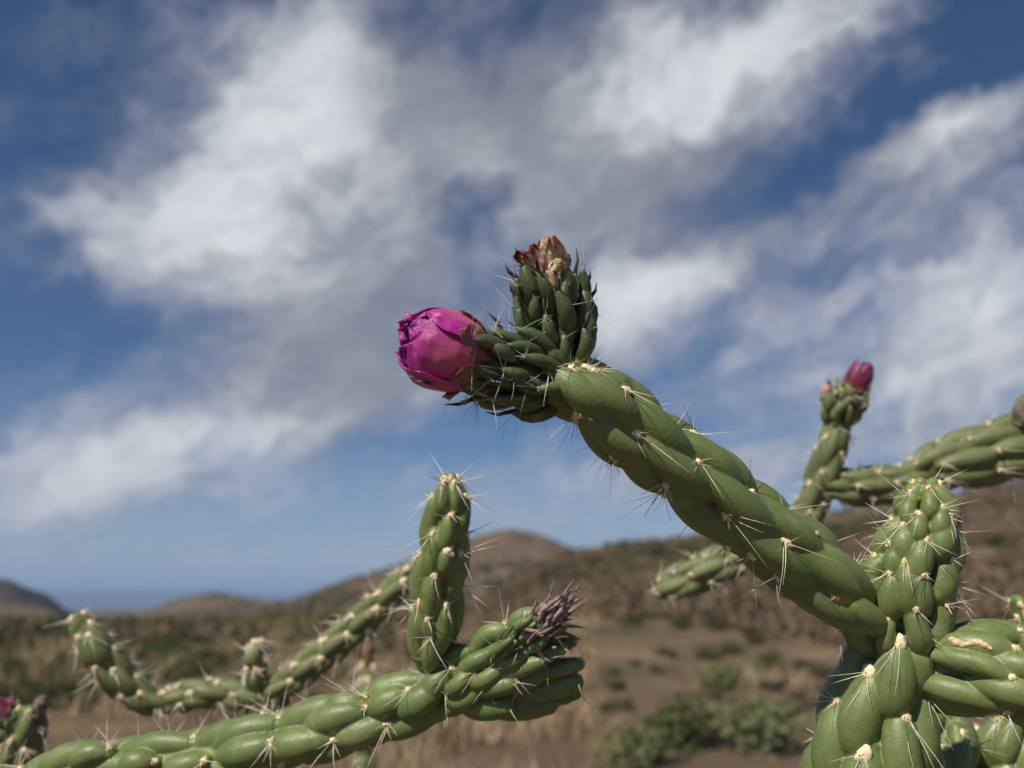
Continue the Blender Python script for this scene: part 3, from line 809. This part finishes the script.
# arm that leaves the frame on the right
ra_ctrl = [(905, 668, .290, 34), (935, 664, .284, 42), (985, 668, .277, 46), (1040, 682, .270, 47), (1100, 690, .264, 42), (1150, 684, .260, 24)]
man = [((1003, 676), (932, 652), 14, dict(sp=False, glochids=6)), ((1010, 645), (935, 640), 17, dict(nsp=(2, 3), length=(14, 22))), ((1070, 670), (980, 655), 18), ((1060, 700), (965, 690), 20), ((1018, 625), (950, 632), 14, dict(sp=False)), ((1000, 712), (930, 690), 17)]
man = [m_[:3] + (dict(dict(nsp=(4, 7), length=(20, 40), dark=.2), **(m_[3] if len(m_) > 3 else {})),) for m_ in man]
raj, ra_o = make_joint(fp, ra_ctrl, man, rows=8, spacing=110, length=95, width=18, back_only=1.2, areole_kw=dict(nsp=(4, 7), length=(20, 40)), core=.54)
scar(fp, ra_o, ((952, 640), (990, 647)), .28, 3.4, 12)
# lower joints half hidden behind the trunk
kw_b = dict(rows=8, spacing=60, length=58, width=14, areole_kw=dict(nsp=(5, 8), length=(20, 40), dark=.2), voxel=.0006)
make_joint(fp, [(905, 860, .34, 30), (925, 800, .345, 34), (940, 750, .35, 33), (945, 715, .352, 22)], **kw_b)
make_joint(fp, [(960, 870, .36, 34), (990, 800, .36, 36), (1008, 750, .36, 34), (1014, 718, .36, 22)], **kw_b)
make_joint(fp, [(1090, 700, .36, 22), (1060, 655, .37, 22), (1034, 625, .38, 18), (1022, 606, .38, 10)], **kw_b)

# flower bud base (left) and fruit (upright)
u_t = .270 / FPX
fb0, fb1 = at(556, 382, .270), at(478, 361, .263)
rec, fax, fe1, fe2 = make_fruit(fp, fb0, fb1, 42 * u_t, u_t, nn=40, name='flower', length=46, width=7.0, hair=(24, 62), hairs=3, leaf=27, core=.55, dark=.25, open_=.34, u_to=1.06)
rec['label'] = 'closed magenta flower on a green scaly base'
fr0, fr1 = at(562, 364, .277), at(551, 288, .276)
frt, gax, ge1, ge2 = make_fruit(fp, fr0, fr1, 38 * u_t, u_t, nn=40, name='fruit', length=47, width=7.8, hair=(16, 50), hairs=2, leaf=23, core=.52, dark=.5, open_=.46)

# petals
def petal_material(name, edge, midc, base):
    m_, t, b = material(name, .28, .5)
    ua = t.new('ShaderNodeAttribute', attribute_name='across').outputs['Fac']; la = t.new('ShaderNodeAttribute', attribute_name='along').outputs['Fac']
    tc = t.new('ShaderNodeTexCoord').outputs['Object']
    cv = t.new('ShaderNodeCombineXYZ'); t.put(cv.inputs[0], t.math('MULTIPLY', ua, 40.0)); t.put(cv.inputs[1], t.math('MULTIPLY', la, 2.2))
    fib = t.noise(cv.outputs[0], 1.6, 5, .65)
    midf = t.math('MULTIPLY', t.remap(t.math('ABSOLUTE', ua), .85, .05), t.remap(la, 1.0, .55))
    f = t.math('MULTIPLY_ADD', t.math('SUBTRACT', fib, .5), 2.6, midf, clamp=True)
    c = t.mix(f, edge, midc); c = t.mix(t.remap(la, .34, .02), c, base)
    c = t.mix(t.math('MULTIPLY', t.remap(t.noise(tc, 1500, 3), .5, .7), .25), c, tuple(min(1, x * 1.5 + .03) for x in midc))
    t.put(b.inputs['Base Color'], c)
    b.inputs['Subsurface Weight'].default_value = .25; b.inputs['Subsurface Radius'].default_value = (.002, .0006, .001); b.inputs['Subsurface Scale'].default_value = .6
    b.inputs['Sheen Weight'].default_value = .15
    bp = t.new('ShaderNodeBump'); bp.inputs['Strength'].default_value = .45; bp.inputs['Distance'].default_value = .0004
    t.put(bp.inputs['Height'], fib); t.put(b.inputs['Normal'], bp.outputs[0])
    return m_
M['petal'] = petal_material('magenta_petal', (.37, .003, .235), (.55, .095, .18), (.20, .012, .05))  # salmon mid stripe, its pale sheen painted into the petal colour
M['petal_in'] = petal_material('violet_petal', (.30, .004, .24), (.38, .01, .22), (.22, .01, .10))
M['sepal'] = petal_material('brownish_sepal', (.25, .065, .060), (.21, .125, .050), (.10, .10, .035))
def petal(plant, owner, b0, ax, e1, e2, L, R_, a0, width, u0, u1, layer, mat, flare=0.0, point=.55, ruffle=.03, label=None):
    n, m_ = 22, 17; V = []; al = []; ac = []
    seed = rng.uniform(0, 50)
    for i in range(n):
        t_ = i / (n - 1); uu = u0 + (u1 - u0) * t_
        rp = R_ * (.62 + .40 * math.sin(min(1, uu * 1.05 + .05) * math.pi * .62)) if uu < .62 else None
        rp = R_ * np.interp(uu, [-.1, 0, .18, .4, .6, .78, .9, 1.0, 1.1], [.50, .64, .90, 1.0, 1.0, .92, .78, .52, .38])
        hw = width * (1 if t_ < point else math.sqrt(max(0, 1 - ((t_ - point) / (1 - point + 1e-6)) ** 2.4)))
        hw *= min(1, .55 + t_ * 1.6)
        for j in range(m_):
            v = (j / (m_ - 1)) * 2 - 1; th = a0 + v * hw
            w_ = mnoise.noise((th * 3, uu * 5, seed)) * ruffle * R_ * (.4 + 1.6 * t_)
            lift_ = layer + flare * R_ * max(0, t_ - .74) ** 1.6 * 6 + abs(v) ** 3 * .05 * R_ + w_
            rr = rp + lift_
            V.append(b0 + ax * (L * uu + L * t_ ** 4 * (.035 * math.sin(v * 6 + seed) + .07 * mnoise.noise((v * 5, seed, 1.7)))) + rr * (math.cos(th) * e1 + math.sin(th) * e2)); al.append(t_); ac.append(v)
    F = [(i * m_ + j, i * m_ + j + 1, (i + 1) * m_ + j + 1, (i + 1) * m_ + j) for i in range(n - 1) for j in range(m_ - 1)]
    mb = MB(); mb.add(V, F); o = plant.put(mb, 'petal', [M[mat]], owner)
    for nm, arr in (('along', al), ('across', ac)):
        at_ = o.data.attributes.new(nm, 'FLOAT', 'POINT'); at_.data.foreach_set('value', np.array(arr, np.float32))
    so_ = o.modifiers.new('thickness', 'SOLIDIFY'); so_.thickness = .00016 * R_ / .0115; so_.offset = 0
    sb = o.modifiers.new('smooth', 'SUBSURF'); sb.levels = 1; sb.render_levels = 1
    return o
def bloom(plant, owner, p0, p1, R_, n_out=4, n_in=5, n_sep=6, pm='petal', sm='sepal', su=.34):
    p0, p1 = np.asarray(p0), np.asarray(p1); ax = unit(p1 - p0); L = np.linalg.norm(p1 - p0)
    e1 = unit(CAM - p0 - ax * np.dot(CAM - p0, ax)); e2 = np.cross(ax, e1)
    for i in range(n_in): petal(plant, owner, p0, ax, e1, e2, L, R_, i * 6.283 / n_in + .5, .80, .1, 1.04 + rng.uniform(-.03, .08), -.10 * R_, 'petal_in', .26, .74, .12)
    if pm == 'petal':
        for a0, w_, u1, fl in ((1.75, .50, 1.12, .42), (2.7, .5, 1.13, .30)):
            petal(plant, owner, p0, ax, e1, e2, L, R_, a0, w_, .2, u1, .01 * R_, 'petal_in', fl, .72, .13)
    for i in range(n_out): petal(plant, owner, p0, ax, e1, e2, L, R_, i * 6.283 / n_out - .12, 1.02, -.02, .97 + rng.uniform(-.03, .04), .015 * R_ * (1 + i % 2 * 2), pm, .02, .62, .05)
    for i in range(n_sep):
        petal(plant, owner, p0, ax, e1, e2, L, R_, i * 6.283 / n_sep + .55, .46, -.16, su + rng.uniform(-.08, .12), .05 * R_, sm, .10, .30, .07)
bloom(fp, rec, at(478, 362, .262), at(408, 338, .256), 39 * .26 / FPX)

# withered flower on the fruit
def withered(plant, owner, pts, rads, mats, lobes=9):
    mb = MB(); C = catmull(pts, 8); rr = np.interp(np.linspace(0, 1, len(C)), np.linspace(0, 1, len(rads)), rads); n = 22; V = []
    t_ = unit(C[-1] - C[0]); e1 = unit(CAM - C[0] - t_ * np.dot(CAM - C[0], t_)); e2 = np.cross(t_, e1)
    for i, (c_, r_) in enumerate(zip(C, rr)):
        for j in range(n):
            a_ = j / n * 6.283; k_ = 1 + .30 * mnoise.noise((math.cos(a_) * 2.2, math.sin(a_) * 2.2, i * .16)) + .16 * math.sin(a_ * lobes + i * .4) * (.4 + i / len(C)) + .10 * mnoise.noise((math.cos(a_) * 6, math.sin(a_) * 6, i * .7))
            V.append(c_ + r_ * k_ * (math.cos(a_) * e1 + math.sin(a_) * e2))
    m_ = len(C); F = [(i * n + j, i * n + (j + 1) % n, (i + 1) * n + (j + 1) % n, (i + 1) * n + j) for i in range(m_ - 1) for j in range(n)]
    F.append(tuple((m_ - 1) * n + j for j in range(n)))
    mb.add(V, F); o = plant.put(mb, 'withered_flower', mats, owner)
    sb = o.modifiers.new('smooth', 'SUBSURF'); sb.levels = 1; sb.render_levels = 1
    return o
m_, t, b = material('withered_petal', .85, .15)
tc = t.new('ShaderNodeTexCoord').outputs['Object']
c = t.mix(t.remap(t.noise(tc, 260, 5, .65), .40, .60), (.66, .50, .32), (.46, .25, .16))
c = t.mix(t.remap(t.noise(tc, 190, 4, .6), .56, .64), c, (.115, .012, .022))
c = t.mix(t.math('MULTIPLY', t.remap(t.noise(tc, 900, 3), .58, .66), .8), c, (.07, .02, .02))
t.put(b.inputs['Base Color'], c)
bp = t.new('ShaderNodeBump'); bp.inputs['Strength'].default_value = .9; bp.inputs['Distance'].default_value = .0008
t.put(bp.inputs['Height'], t.noise(tc, 420, 5, .6)); t.put(b.inputs['Normal'], bp.outputs[0])
M['withered'] = m_
wd = bpy.data.objects.new('withered_flower', None); col.objects.link(wd)
wc = MB(); tube(wc, catmull([at(556, 298, .275), at(552, 276, .274), at(548, 262, .273)], 5), np.linspace(13, 7, 11) * u_t, 12)
bpy.data.objects.remove(wd)
wf = fp.put(wc, 'withered_flower', [M['withered']], frt); wf['label'] = 'shrivelled tan and dark red dried flower'
def crumpled(plant, owner, base, tip, wpx, d, mat, seed, curl):
    """one dried petal: a folded, wrinkled sheet with thickness"""
    b_, t_ = at(base[0], base[1], d), at(tip[0], tip[1], d - .003); ax = unit(t_ - b_); L = np.linalg.norm(t_ - b_)
    f_ = unit(CAM - b_ - ax * np.dot(CAM - b_, ax)); sd_ = np.cross(ax, f_); w_ = wpx * u_t; V = []; n, m2 = 20, 15
    for i in range(n):
        q = i / (n - 1)
        for j in range(m2):
            v = j / (m2 - 1) * 2 - 1
            hw = w_ * (.55 + .45 * math.sin(min(1, q * 1.2) * math.pi * .6)) * (1 if q < .75 else math.sqrt(max(.05, 1 - ((q - .75) / .27) ** 2)))
            nz = mnoise.noise((v * 2.2 + seed, q * 2.6, seed * 1.7)); nz2 = mnoise.noise((v * 6 + seed, q * 6, seed))
            V.append(b_ + ax * L * q + sd_ * (v * hw + nz * .22 * w_ + curl * w_ * q * q) + f_ * (w_ * (.9 - 1.0 * v * v * (1 - .3 * q)) * .8 + nz * .55 * w_ + nz2 * .34 * w_) + ax * nz2 * .2 * w_)
    F = [(i * m2 + j, i * m2 + j + 1, (i + 1) * m2 + j + 1, (i + 1) * m2 + j) for i in range(n - 1) for j in range(m2 - 1)]
    mb = MB(); mb.add(V, F); o = plant.put(mb, 'dried_petal', [M[mat]], owner.parent)
    so_ = o.modifiers.new('thickness', 'SOLIDIFY'); so_.thickness = .0003; sb = o.modifiers.new('smooth', 'SUBSURF'); sb.levels = 1; sb.render_levels = 1
M['dried_red'] = simple('dried_red_petal', (.15, .020, .030), (.48, .28, .19), 240, .7, .3)
for base, tip, w_, d, mat, seed, curl in [((557, 298), (551, 236), 15, .2700, 'withered', 31.7, -.1), ((548, 294), (536, 243), 9, .2700, 'dried_red', 4.1, -.5), ((546, 284), (526, 250), 6, .2692, 'dried_red', 7.7, -.6),
                                    ((562, 296), (559, 252), 11, .2745, 'withered', 44.9, .1), ((552, 298), (545, 240), 12, .2750, 'withered', 63.2, -.2), ((540, 266), (513, 254), 7, .2700, 'withered', 15.8, .2), ((558, 298), (556, 258), 10, .2690, 'withered', 57.6, .15)]:
    crumpled(fp, wf, base, tip, w_, d, mat, seed, curl)
finish_areoles(fp)

# ------------------------------------------------------------------ 2: the cactus in front, lower left
lp = Plant('cholla_cactus', 'green cactus whose long low arm ends in an upright joint and purple budding tip', 'cactus', (-60, 900, .36))
trunk(lp, (-70, 812, .352), (.028, .016))
KL = dict(nsp=(6, 9), length=(18, 46), dark=.18, thick=1.0)
ll_ctrl = [(-90, 840, .355, 25), (0, 800, .352, 27), (90, 771, .348, 26), (180, 761, .344, 25), (270, 743, .340, 26), (360, 718, .336, 27), (425, 696, .333, 26), (470, 672, .331, 23)]
man = [((163, 760), (125, 762), 14), ((270, 697), (200, 735), 16), ((285, 742), (215, 760), 16), ((343, 740), (255, 752), 17), ((372, 705), (300, 722), 16), ((396, 726), (330, 748), 16), ((365, 692), (320, 706), 14), ((412, 690), (365, 708), 15), ((445, 682), (398, 720), 16), ((213, 760), (170, 775), 14), ((110, 745), (70, 755), 13), ((450, 665), (425, 700), 14)]
llj, ll_o = make_joint(lp, ll_ctrl, [m_[:3] + (KL,) for m_ in man], rows=9, spacing=85, length=80, width=14, back_only=1.05, areole_kw=KL, core=.56, voxel=.0005, short=.84, wk=.84, lift=.0009, taper=(.56, .84, .99, 1.05, 1.03, .98, .88, .72, .5), smooth=1)
lu_ctrl = [(436, 684, .333, 20), (434, 645, .332, 24), (437, 597, .331, 26), (443, 550, .330, 25), (448, 510, .329, 21), (447, 484, .329, 14)]
man = [((430, 632), (430, 668), 12), ((434, 570), (424, 622), 14), ((452, 514), (446, 548), 12), ((430, 532), (428, 580), 14), ((448, 600), (446, 650), 13), ((463, 552), (458, 600), 14), ((449, 547), (444, 572), 10, dict(wool=1.7, sp=False)), ((420, 598), (418, 640), 11), ((470, 498), (464, 540), 12), ((442, 480), (438, 512), 11), ((456, 482), (458, 512), 10), ((428, 610), (428, 632), 10)]
luj, lu_o = make_joint(lp, lu_ctrl, [m_[:3] + (dict(KL, **(m_[3] if len(m_) > 3 else {})),) for m_ in man], rows=8, spacing=58, length=56, width=12.5, back_only=1.1, areole_kw=KL, core=.54, voxel=.00052)
scar(lp, lu_o, ((443, 478), (449, 480)), .329, 4, 5)
# budding branch: stout stub of swollen young tubercles and a tuft of pointed leaves
lb_ctrl = [(438, 690, .332, 22), (466, 676, .328, 27), (498, 657, .325, 27), (528, 637, .323, 23), (550, 620, .322, 13)]
man = [((500, 648), (462, 668), 11), ((512, 662), (474, 684), 11), ((522, 638), (492, 656), 9), ((535, 645), (502, 664), 10), ((482, 666), (455, 690), 11), ((492, 682), (455, 703), 12), ((540, 624), (515, 640), 8), ((552, 630), (528, 648), 8)]
lbj, lb_o = make_joint(lp, lb_ctrl, [m_[:3] + (dict(KL, wool=.6, nsp=(2, 5), length=(14, 36), lift=3),) for m_ in man], rows=8, spacing=42, length=42, width=11, back_only=1.1, areole_kw=dict(KL, wool=.6, nsp=(1, 4)), core=.52, lift=.0015, voxel=.00052, smooth=3)
u_b = .325 / FPX
def bent_tube(mb, x0, y0, x1, y1, d0, d1, r_, sag, ends=(.5, .8, 1, 1.05, 1.0, .92, .7), sides=14):
    a_, b_ = at(x0, y0, d0), at(x1, y1, d1); m_ = (a_ + b_) / 2 - UP * sag * u_b
    C = catmull([a_, m_, b_], 6); tube(mb, list(C), list(np.interp(np.linspace(0, 1, len(C)), np.linspace(0, 1, len(ends)), ends) * r_ * u_b), sides)
    return C[-1], unit(C[-1] - C[-2])
# swollen young tubercles that hang under the tip and reach to the right
yg = MB(); tips = []
for q in [(468, 690, 540, 674, .327, .318, 12, 4), (484, 682, 574, 682, .330, .324, 14, 8), (500, 676, 578, 664, .326, .322, 10, 2), (455, 696, 505, 706, .328, .319, 15, 3), (475, 700, 548, 704, .332, .327, 15, 3),
          (500, 668, 560, 650, .322, .316, 9, 1), (520, 654, 572, 642, .328, .325, 8, 1), (480, 672, 540, 662, .320, .313, 10, 3), (462, 682, 510, 684, .322, .314, 11, 4), (520, 690, 574, 692, .335, .333, 12, 4), (515, 645, 562, 628, .322, .317, 7, 0), (505, 642, 542, 622, .320, .316, 6, 0)]:
    tips.append(bent_tube(yg, *q))
ygo = lp.put(yg, 'young_growth', [M['green']], lb_o)
for q, d_ in tips:
    n_ = unit(d_ + unit(CAM - q) * .5 + UP * .3); make_areole(lp, ygo, q + n_ * 5 * u_b, n_, d_, **dict(KL, u=u_b, wool=.5, nsp=(2, 4), length=(14, 34)))
yb = MB()
for i in range(34):
    f = rng.random(); bx, by = 490 + 66 * f, 652 - 34 * f + rng.uniform(-12, 10); an = R(rng.uniform(20, 55)); l = rng.uniform(14, 24); d = .322 + rng.uniform(-.012, .012)
    bent_tube(yb, bx - math.cos(an) * l * .6, by + math.sin(an) * l * .6, bx + math.cos(an) * l * .6, by - math.sin(an) * l * .6, d, d - .003, rng.uniform(3.2, 5.2), rng.uniform(-2, 2), sides=10)
lp.put(yb, 'young_growth', [M['bright']], lb_o)
lfm, lfp = MB(), MB()
for i in range(130):
    f = rng.random() ** .8; bx, by = 496 + 62 * f + rng.uniform(-8, 8), 652 - 36 * f + rng.uniform(-13, 12)
    d = .322 + rng.uniform(-.014, .014); an = R(rng.gauss(42, 19)); l = rng.uniform(18, 36) * (.7 + .45 * f)
    tx, ty = bx + math.cos(an) * l, by - math.sin(an) * l
    if tx > 590: continue
    bent_tube(lfp if f > .34 else lfm, bx, by, tx, ty, d, d - rng.uniform(-.006, .008), rng.uniform(1.7, 2.6), rng.uniform(-2.5, 1.5), (1, 1.1, 1.05, .85, .6, .35, .08), 7)
for q in [(545, 640, 574, 652, -3), (550, 634, 582, 640, -3), (540, 646, 566, 658, -3), (552, 628, 586, 628, -2)]:
    bent_tube(lfm, q[0], q[1], q[2], q[3], .318, .314, 2.4, q[4], (1, 1.1, 1.05, .85, .6, .35, .08), 7)
lp.put(lfm, 'leaf', [M['fruit']], lb_o)
o = lp.put(lfp, 'leaf', [M['leaf_purple']], lb_o); o['label'] = 'tuft of purple grey pointed young leaves'
finish_areoles(lp)

# ------------------------------------------------------------------ 3: blurred cactus behind, right
KB = dict(nsp=(8, 12), length=(10, 26), dark=.2, thick=.8, glochids=8, wool=.7)
BK = dict(voxel=.0008, core=.66, mat='green_far', areole_kw=KB, smooth=5, sides=10)
bp_ = Plant('cholla_cactus', 'blurred cane cactus behind the big arm with a small magenta bud on a slanting stem', 'cactus', (1140, 900, .50))
trunk(bp_, (1118, 470, .50), (.028, .016), 'green_far')
make_joint(bp_, [(1120, 440, .49, 28), (1080, 428, .485, 30), (1030, 442, .48, 31), (980, 456, .478, 30), (935, 468, .476, 25), (915, 476, .475, 15)], rows=9, spacing=52, length=50, width=10, **BK)
make_joint(bp_, [(930, 474, .476, 14), (905, 482, .476, 19), (875, 486, .477, 20), (845, 486, .478, 18), (815, 484, .48, 12)], rows=8, spacing=40, length=38, width=8, **BK)
fs, _ = make_joint(bp_, [(790, 552, .485, 12), (802, 528, .483, 14.5), (816, 492, .48, 15.5), (829, 455, .478, 14.5), (839, 425, .477, 12.5), (842, 410, .477, 9)], rows=8, spacing=46, length=44, width=7.5, **BK)
make_joint(bp_, [(800, 530, .484, 13), (770, 545, .486, 15), (730, 560, .488, 17), (695, 575, .49, 18), (672, 586, .491, 15), (660, 592, .492, 8)], rows=8, spacing=40, length=38, width=8, **BK)
ub = .477 / FPX
M['petal_old'] = petal_material('dull_red_petal', (.17, .006, .060), (.16, .014, .038), (.13, .03, .025))
M['sepal_red'] = petal_material('reddish_sepal', (.22, .050, .038), (.20, .075, .040), (.12, .07, .03))
fr2, a2, _, _ = make_fruit(bp_, at(840, 420, .477), at(846, 394, .475), 25 * ub, ub, nn=36, length=18, width=4.6, hair=(8, 22), hairs=2, leaf=9, leafmat='sepal_red', name='flower', mat='green_far')
fr2['label'] = 'small magenta bud on a green scaly base'
bloom(bp_, fr2, at(848, 404, .476), at(865, 363, .472), 12.5 * ub, 4, 3, 6, 'petal_old', 'sepal_red', .45)
wf2 = withered(bp_, fr2, [at(832, 402, .475), at(829, 394, .474), at(827, 388, .474), at(826, 384, .474)], [k_ * ub for k_ in (6, 6, 5, 3)], [M['withered']])
wf3 = withered(bp_, bp_.root, [at(1022, 425, .47), at(1024, 412, .468), at(1028, 400, .467), at(1030, 394, .467)], [k_ * ub for k_ in (9, 10, 9, 4)], [M['dead']])
finish_areoles(bp_)

# ------------------------------------------------------------------ 4: blurred cactus behind, left
KM = dict(nsp=(11, 16), length=(9, 28), dark=.12, thick=.9, glochids=18, wool=1.05)
MK = dict(voxel=.0008, core=.66, mat='green_far', areole_kw=KM, smooth=5, sides=10)
mp = Plant('cholla_cactus', 'blurred woolly cane cactus behind with a wavy arm rising toward the upright joint', 'cactus', (262, 900, .50))
trunk(mp, (262, 735, .49), (.024, .011), 'green_far')
make_joint(mp, [(262, 770, .49, 15.0), (262, 735, .488, 15.8), (264, 708, .486, 15.0), (266, 690, .485, 10.6)], rows=7, spacing=36, length=34, width=8, **MK)
make_joint(mp, [(268, 700, .485, 10.6), (240, 696, .484, 13.2), (205, 693, .482, 14.1), (175, 697, .481, 12.3), (160, 702, .48, 7.9)], rows=7, spacing=36, length=34, width=8, **MK)
make_joint(mp, [(172, 704, .48, 10.6), (145, 698, .478, 14.1), (120, 678, .476, 16.7), (100, 652, .474, 16.7), (86, 632, .473, 13.2), (80, 620, .472, 7.9)], rows=7, spacing=36, length=34, width=9, **MK)
make_joint(mp, [(262, 697, .485, 10.6), (290, 680, .484, 15.0), (322, 655, .483, 15.8), (352, 630, .482, 15.8), (382, 602, .481, 14.1), (405, 580, .48, 12.3), (420, 562, .48, 7.0)], rows=7, spacing=38, length=36, width=8, **MK)
make_joint(mp, [(258, 692, .484, 8.8), (256, 672, .483, 11.4), (256, 655, .482, 10.6), (257, 645, .482, 6.2)], rows=6, spacing=28, length=26, width=7, **MK)
finish_areoles(mp)

# ------------------------------------------------------------------ 5: blurred cactus at the left edge
ep = Plant('cholla_cactus', 'short blurred cactus stem at the bottom left corner topped by a pink flower', 'cactus', (10, 900, .46))
trunk(ep, (14, 800, .455), (.02, .011), 'green_far')
make_joint(ep, [(12, 820, .455, 16), (18, 780, .455, 19), (24, 745, .454, 19), (27, 722, .453, 17), (28, 712, .453, 11)], rows=7, spacing=40, length=36, width=8, **MK)
ue = .453 / FPX
fr3, _, _, _ = make_fruit(ep, at(12, 735, .453), at(5, 715, .452), 14 * ue, ue, nn=20, length=14, width=5, hair=(6, 14), hairs=1, leaf=5, name='flower', mat='green_far')
M['petal_pink'] = petal_material('pink_petal', (.38, .08, .12), (.48, .20, .20), (.3, .13, .10))
def small_bloom(plant, owner, p0, p1, R_, mat, n=6):
    ax = unit(p1 - p0); L = np.linalg.norm(p1 - p0); e1 = unit(CAM - p0 - ax * np.dot(CAM - p0, ax)); e2 = np.cross(ax, e1)
    for i in range(n): petal(plant, owner, p0, ax, e1, e2, L, R_, i * 6.283 / n, .6, 0, 1, .05 * R_ * (i % 2), mat, .6, .5, .1)
small_bloom(ep, fr3, at(4, 722, .452), at(0, 702, .45), 11 * ue, 'petal_pink')
withered(ep, ep.root, [at(38, 716, .453), at(40, 706, .452), at(42, 700, .452), at(43, 696, .452)], [k_ * ue for k_ in (6, 7, 6, 3)], [M['dead']])
finish_areoles(ep)

# ------------------------------------------------------------------ 6: small far stem with a reddish fruit seen between the left arms
rp = Plant('cholla_cactus', 'thin far cactus stem with a reddish fruit behind the gap beside the upright joint', 'cactus', (366, 800, .9))
trunk(rp, (366, 690, .9), (.018, .010), 'green_far')
make_joint(rp, [(366, 720, .9, 8), (367, 690, .9, 10), (368, 672, .9, 9), (368, 664, .9, 6)], rows=6, spacing=22, length=20, width=4.5, **dict(MK, voxel=.0013))
mb = MB(); u9 = .9 / FPX
tube(mb, list(catmull([at(368, 668, .9), at(368, 658, .9), at(368, 648, .9), at(367, 642, .9)], 4)), list(np.interp(np.linspace(0, 1, 13), [0, .3, .7, 1], [4, 5.5, 5, 2]) * u9), 12)
M['red_fruit'] = simple('reddish_fruit', (.20, .085, .05), (.24, .14, .07), 120)
rp.put(mb, 'fruit', [M['red_fruit']])
finish_areoles(rp)
